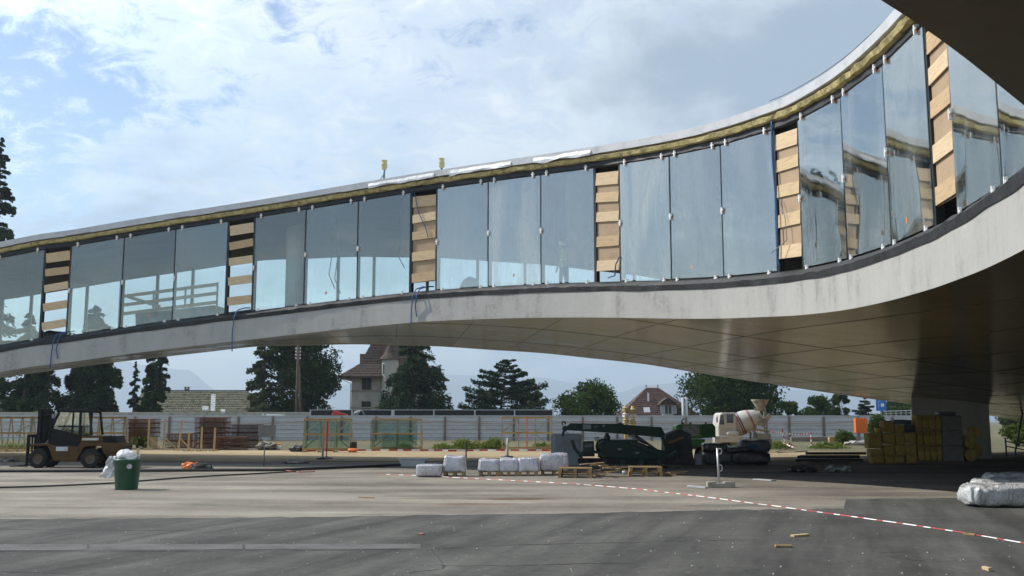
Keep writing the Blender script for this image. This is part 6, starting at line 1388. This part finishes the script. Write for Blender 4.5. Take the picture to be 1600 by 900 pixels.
# the worker standing behind the glass
def person(loc, rz, label):
    o = thing('person', label, 'person', loc, rz)
    V = [(0, 0, .95, .135), (0, 0, 1.12, .13), (0, .0, 1.32, .15), (0, 0, 1.45, .10), (0, .01, 1.53, .055), (0, -.02, 1.62, .085), (0, -.02, 1.70, .09)]
    E_ = [(0, 1), (1, 2), (2, 3), (3, 4), (4, 5), (5, 6)]
    def chain(start, pts):
        p = start
        for q in pts: V.append(q); E_.append((p, len(V) - 1)); p = len(V) - 1
        return p
    for s_, fw in ((-1, .10), (1, -.12)):
        chain(0, [(.10 * s_, 0, .88, .10), (.11 * s_, fw * -.5, .50, .068), (.11 * s_, fw * -.6 + .03, .10, .045), (.12 * s_, fw * -.6 - .06, .04, .042), (.13 * s_, fw * -.6 - .16, .035, .03)])
        el = fw * .5
        h = chain(3, [(.19 * s_, 0, 1.42, .06), (.24 * s_, .02 + el * .2, 1.15, .045), (.25 * s_, -.06 - abs(el), .92, .034), (.25 * s_, -.08 - abs(el), .84, .036)])
        for q, (dx, dy, L) in enumerate(((-.028, -.03, .07), (-.025, -.005, .09), (-.01, .0, .10), (.01, .0, .09), (.025, .0, .07))):
            b_ = V[h]; chain(h, [(b_[0] + dx, b_[1] + dy - .005, b_[2] - L * .5, .011), (b_[0] + dx * 1.1, b_[1] + dy - .02, b_[2] - L, .009)])
    me = bpy.data.meshes.new('body'); me.from_pydata([v[:3] for v in V], E_, []); b = bpy.data.objects.new('body', me); C.objects.link(b); b.parent = o
    sk = b.modifiers.new('skin', 'SKIN'); sd_ = me.skin_vertices[0].data
    for i, v in enumerate(V): sd_[i].radius = (v[3], v[3] * .85)
    sd_[0].use_root = True; ss = b.modifiers.new('sub', 'SUBSURF'); ss.levels = 2; ss.render_levels = 2
    m = bpy.data.materials.new('work_clothes'); m.use_nodes = True; t = m.node_tree; g = t.nodes.new('ShaderNodeTexCoord'); sx = t.nodes.new('ShaderNodeSeparateXYZ'); t.links.new(g.outputs['Object'], sx.inputs[0])
    cz = ramp(t, mathn(t, 'DIVIDE', sx.outputs[2], 2.0), [(0.0, (.03, .025, .02)), (.05, (.10, .12, .17)), (.455, (.10, .12, .17)), (.46, (.27, .30, .09)), (.58, (.6, .6, .55)), (.595, (.27, .30, .09)), (.755, (.27, .30, .09)), (.765, (.45, .28, .2)), (1, (.45, .28, .2))], 'CONSTANT')
    t.links.new(cz, t.nodes['Principled BSDF'].inputs['Base Color']); me.materials.append(m)
    m2 = MB(); m2.lathe([(.145, 1.70), (.125, 1.71), (.122, 1.77), (.09, 1.83), (.02, 1.85)], Matrix.Translation((0, -.02, 0)), 18); m2.build('helmet', mat('helmet_yellow', (.7, .5, .05), .4, var=.03), o, smooth=True)
    m2 = MB()
    for sx_ in (-.035, .035): m2.lathe([(.002, -.012), (.012, -.006), (.012, .006), (.002, .012)], Matrix.Translation((sx_, -.10, 1.66)), 8)
    m2.build('eyes', M_blackm, o); m2 = MB(); m2.prism([(-.012, 1.61), (.012, 1.61), (0, 1.66)], -.125, -.09); m2.build('nose', mat('skin_tone', (.45, .28, .2), .6), o)
    return o
p = inside(880, 34.2); person(p, rad(-70), 'worker in yellow helmet and hi-vis vest standing behind the glass')

# ================================================================ HAZE
mb = MB(); mb.box((0, 5500, 269), (29000, 12400, 540.0))
hzb = mb.build('haze', None); hzb.data.materials.clear()
hm = bpy.data.materials.new('haze_air'); hm.use_nodes = True; t = hm.node_tree; t.nodes.clear()
ho = t.nodes.new('ShaderNodeOutputMaterial'); pv = t.nodes.new('ShaderNodeVolumePrincipled'); pv.inputs['Color'].default_value = (.70, .85, 1.0, 1); pv.inputs['Density'].default_value = .00024; pv.inputs['Anisotropy'].default_value = .2
t.links.new(pv.outputs[0], ho.inputs['Volume']); hzb.data.materials.append(hm)
tag(hzb, 'thin pale summer haze over the far shore', 'haze', kind='stuff')
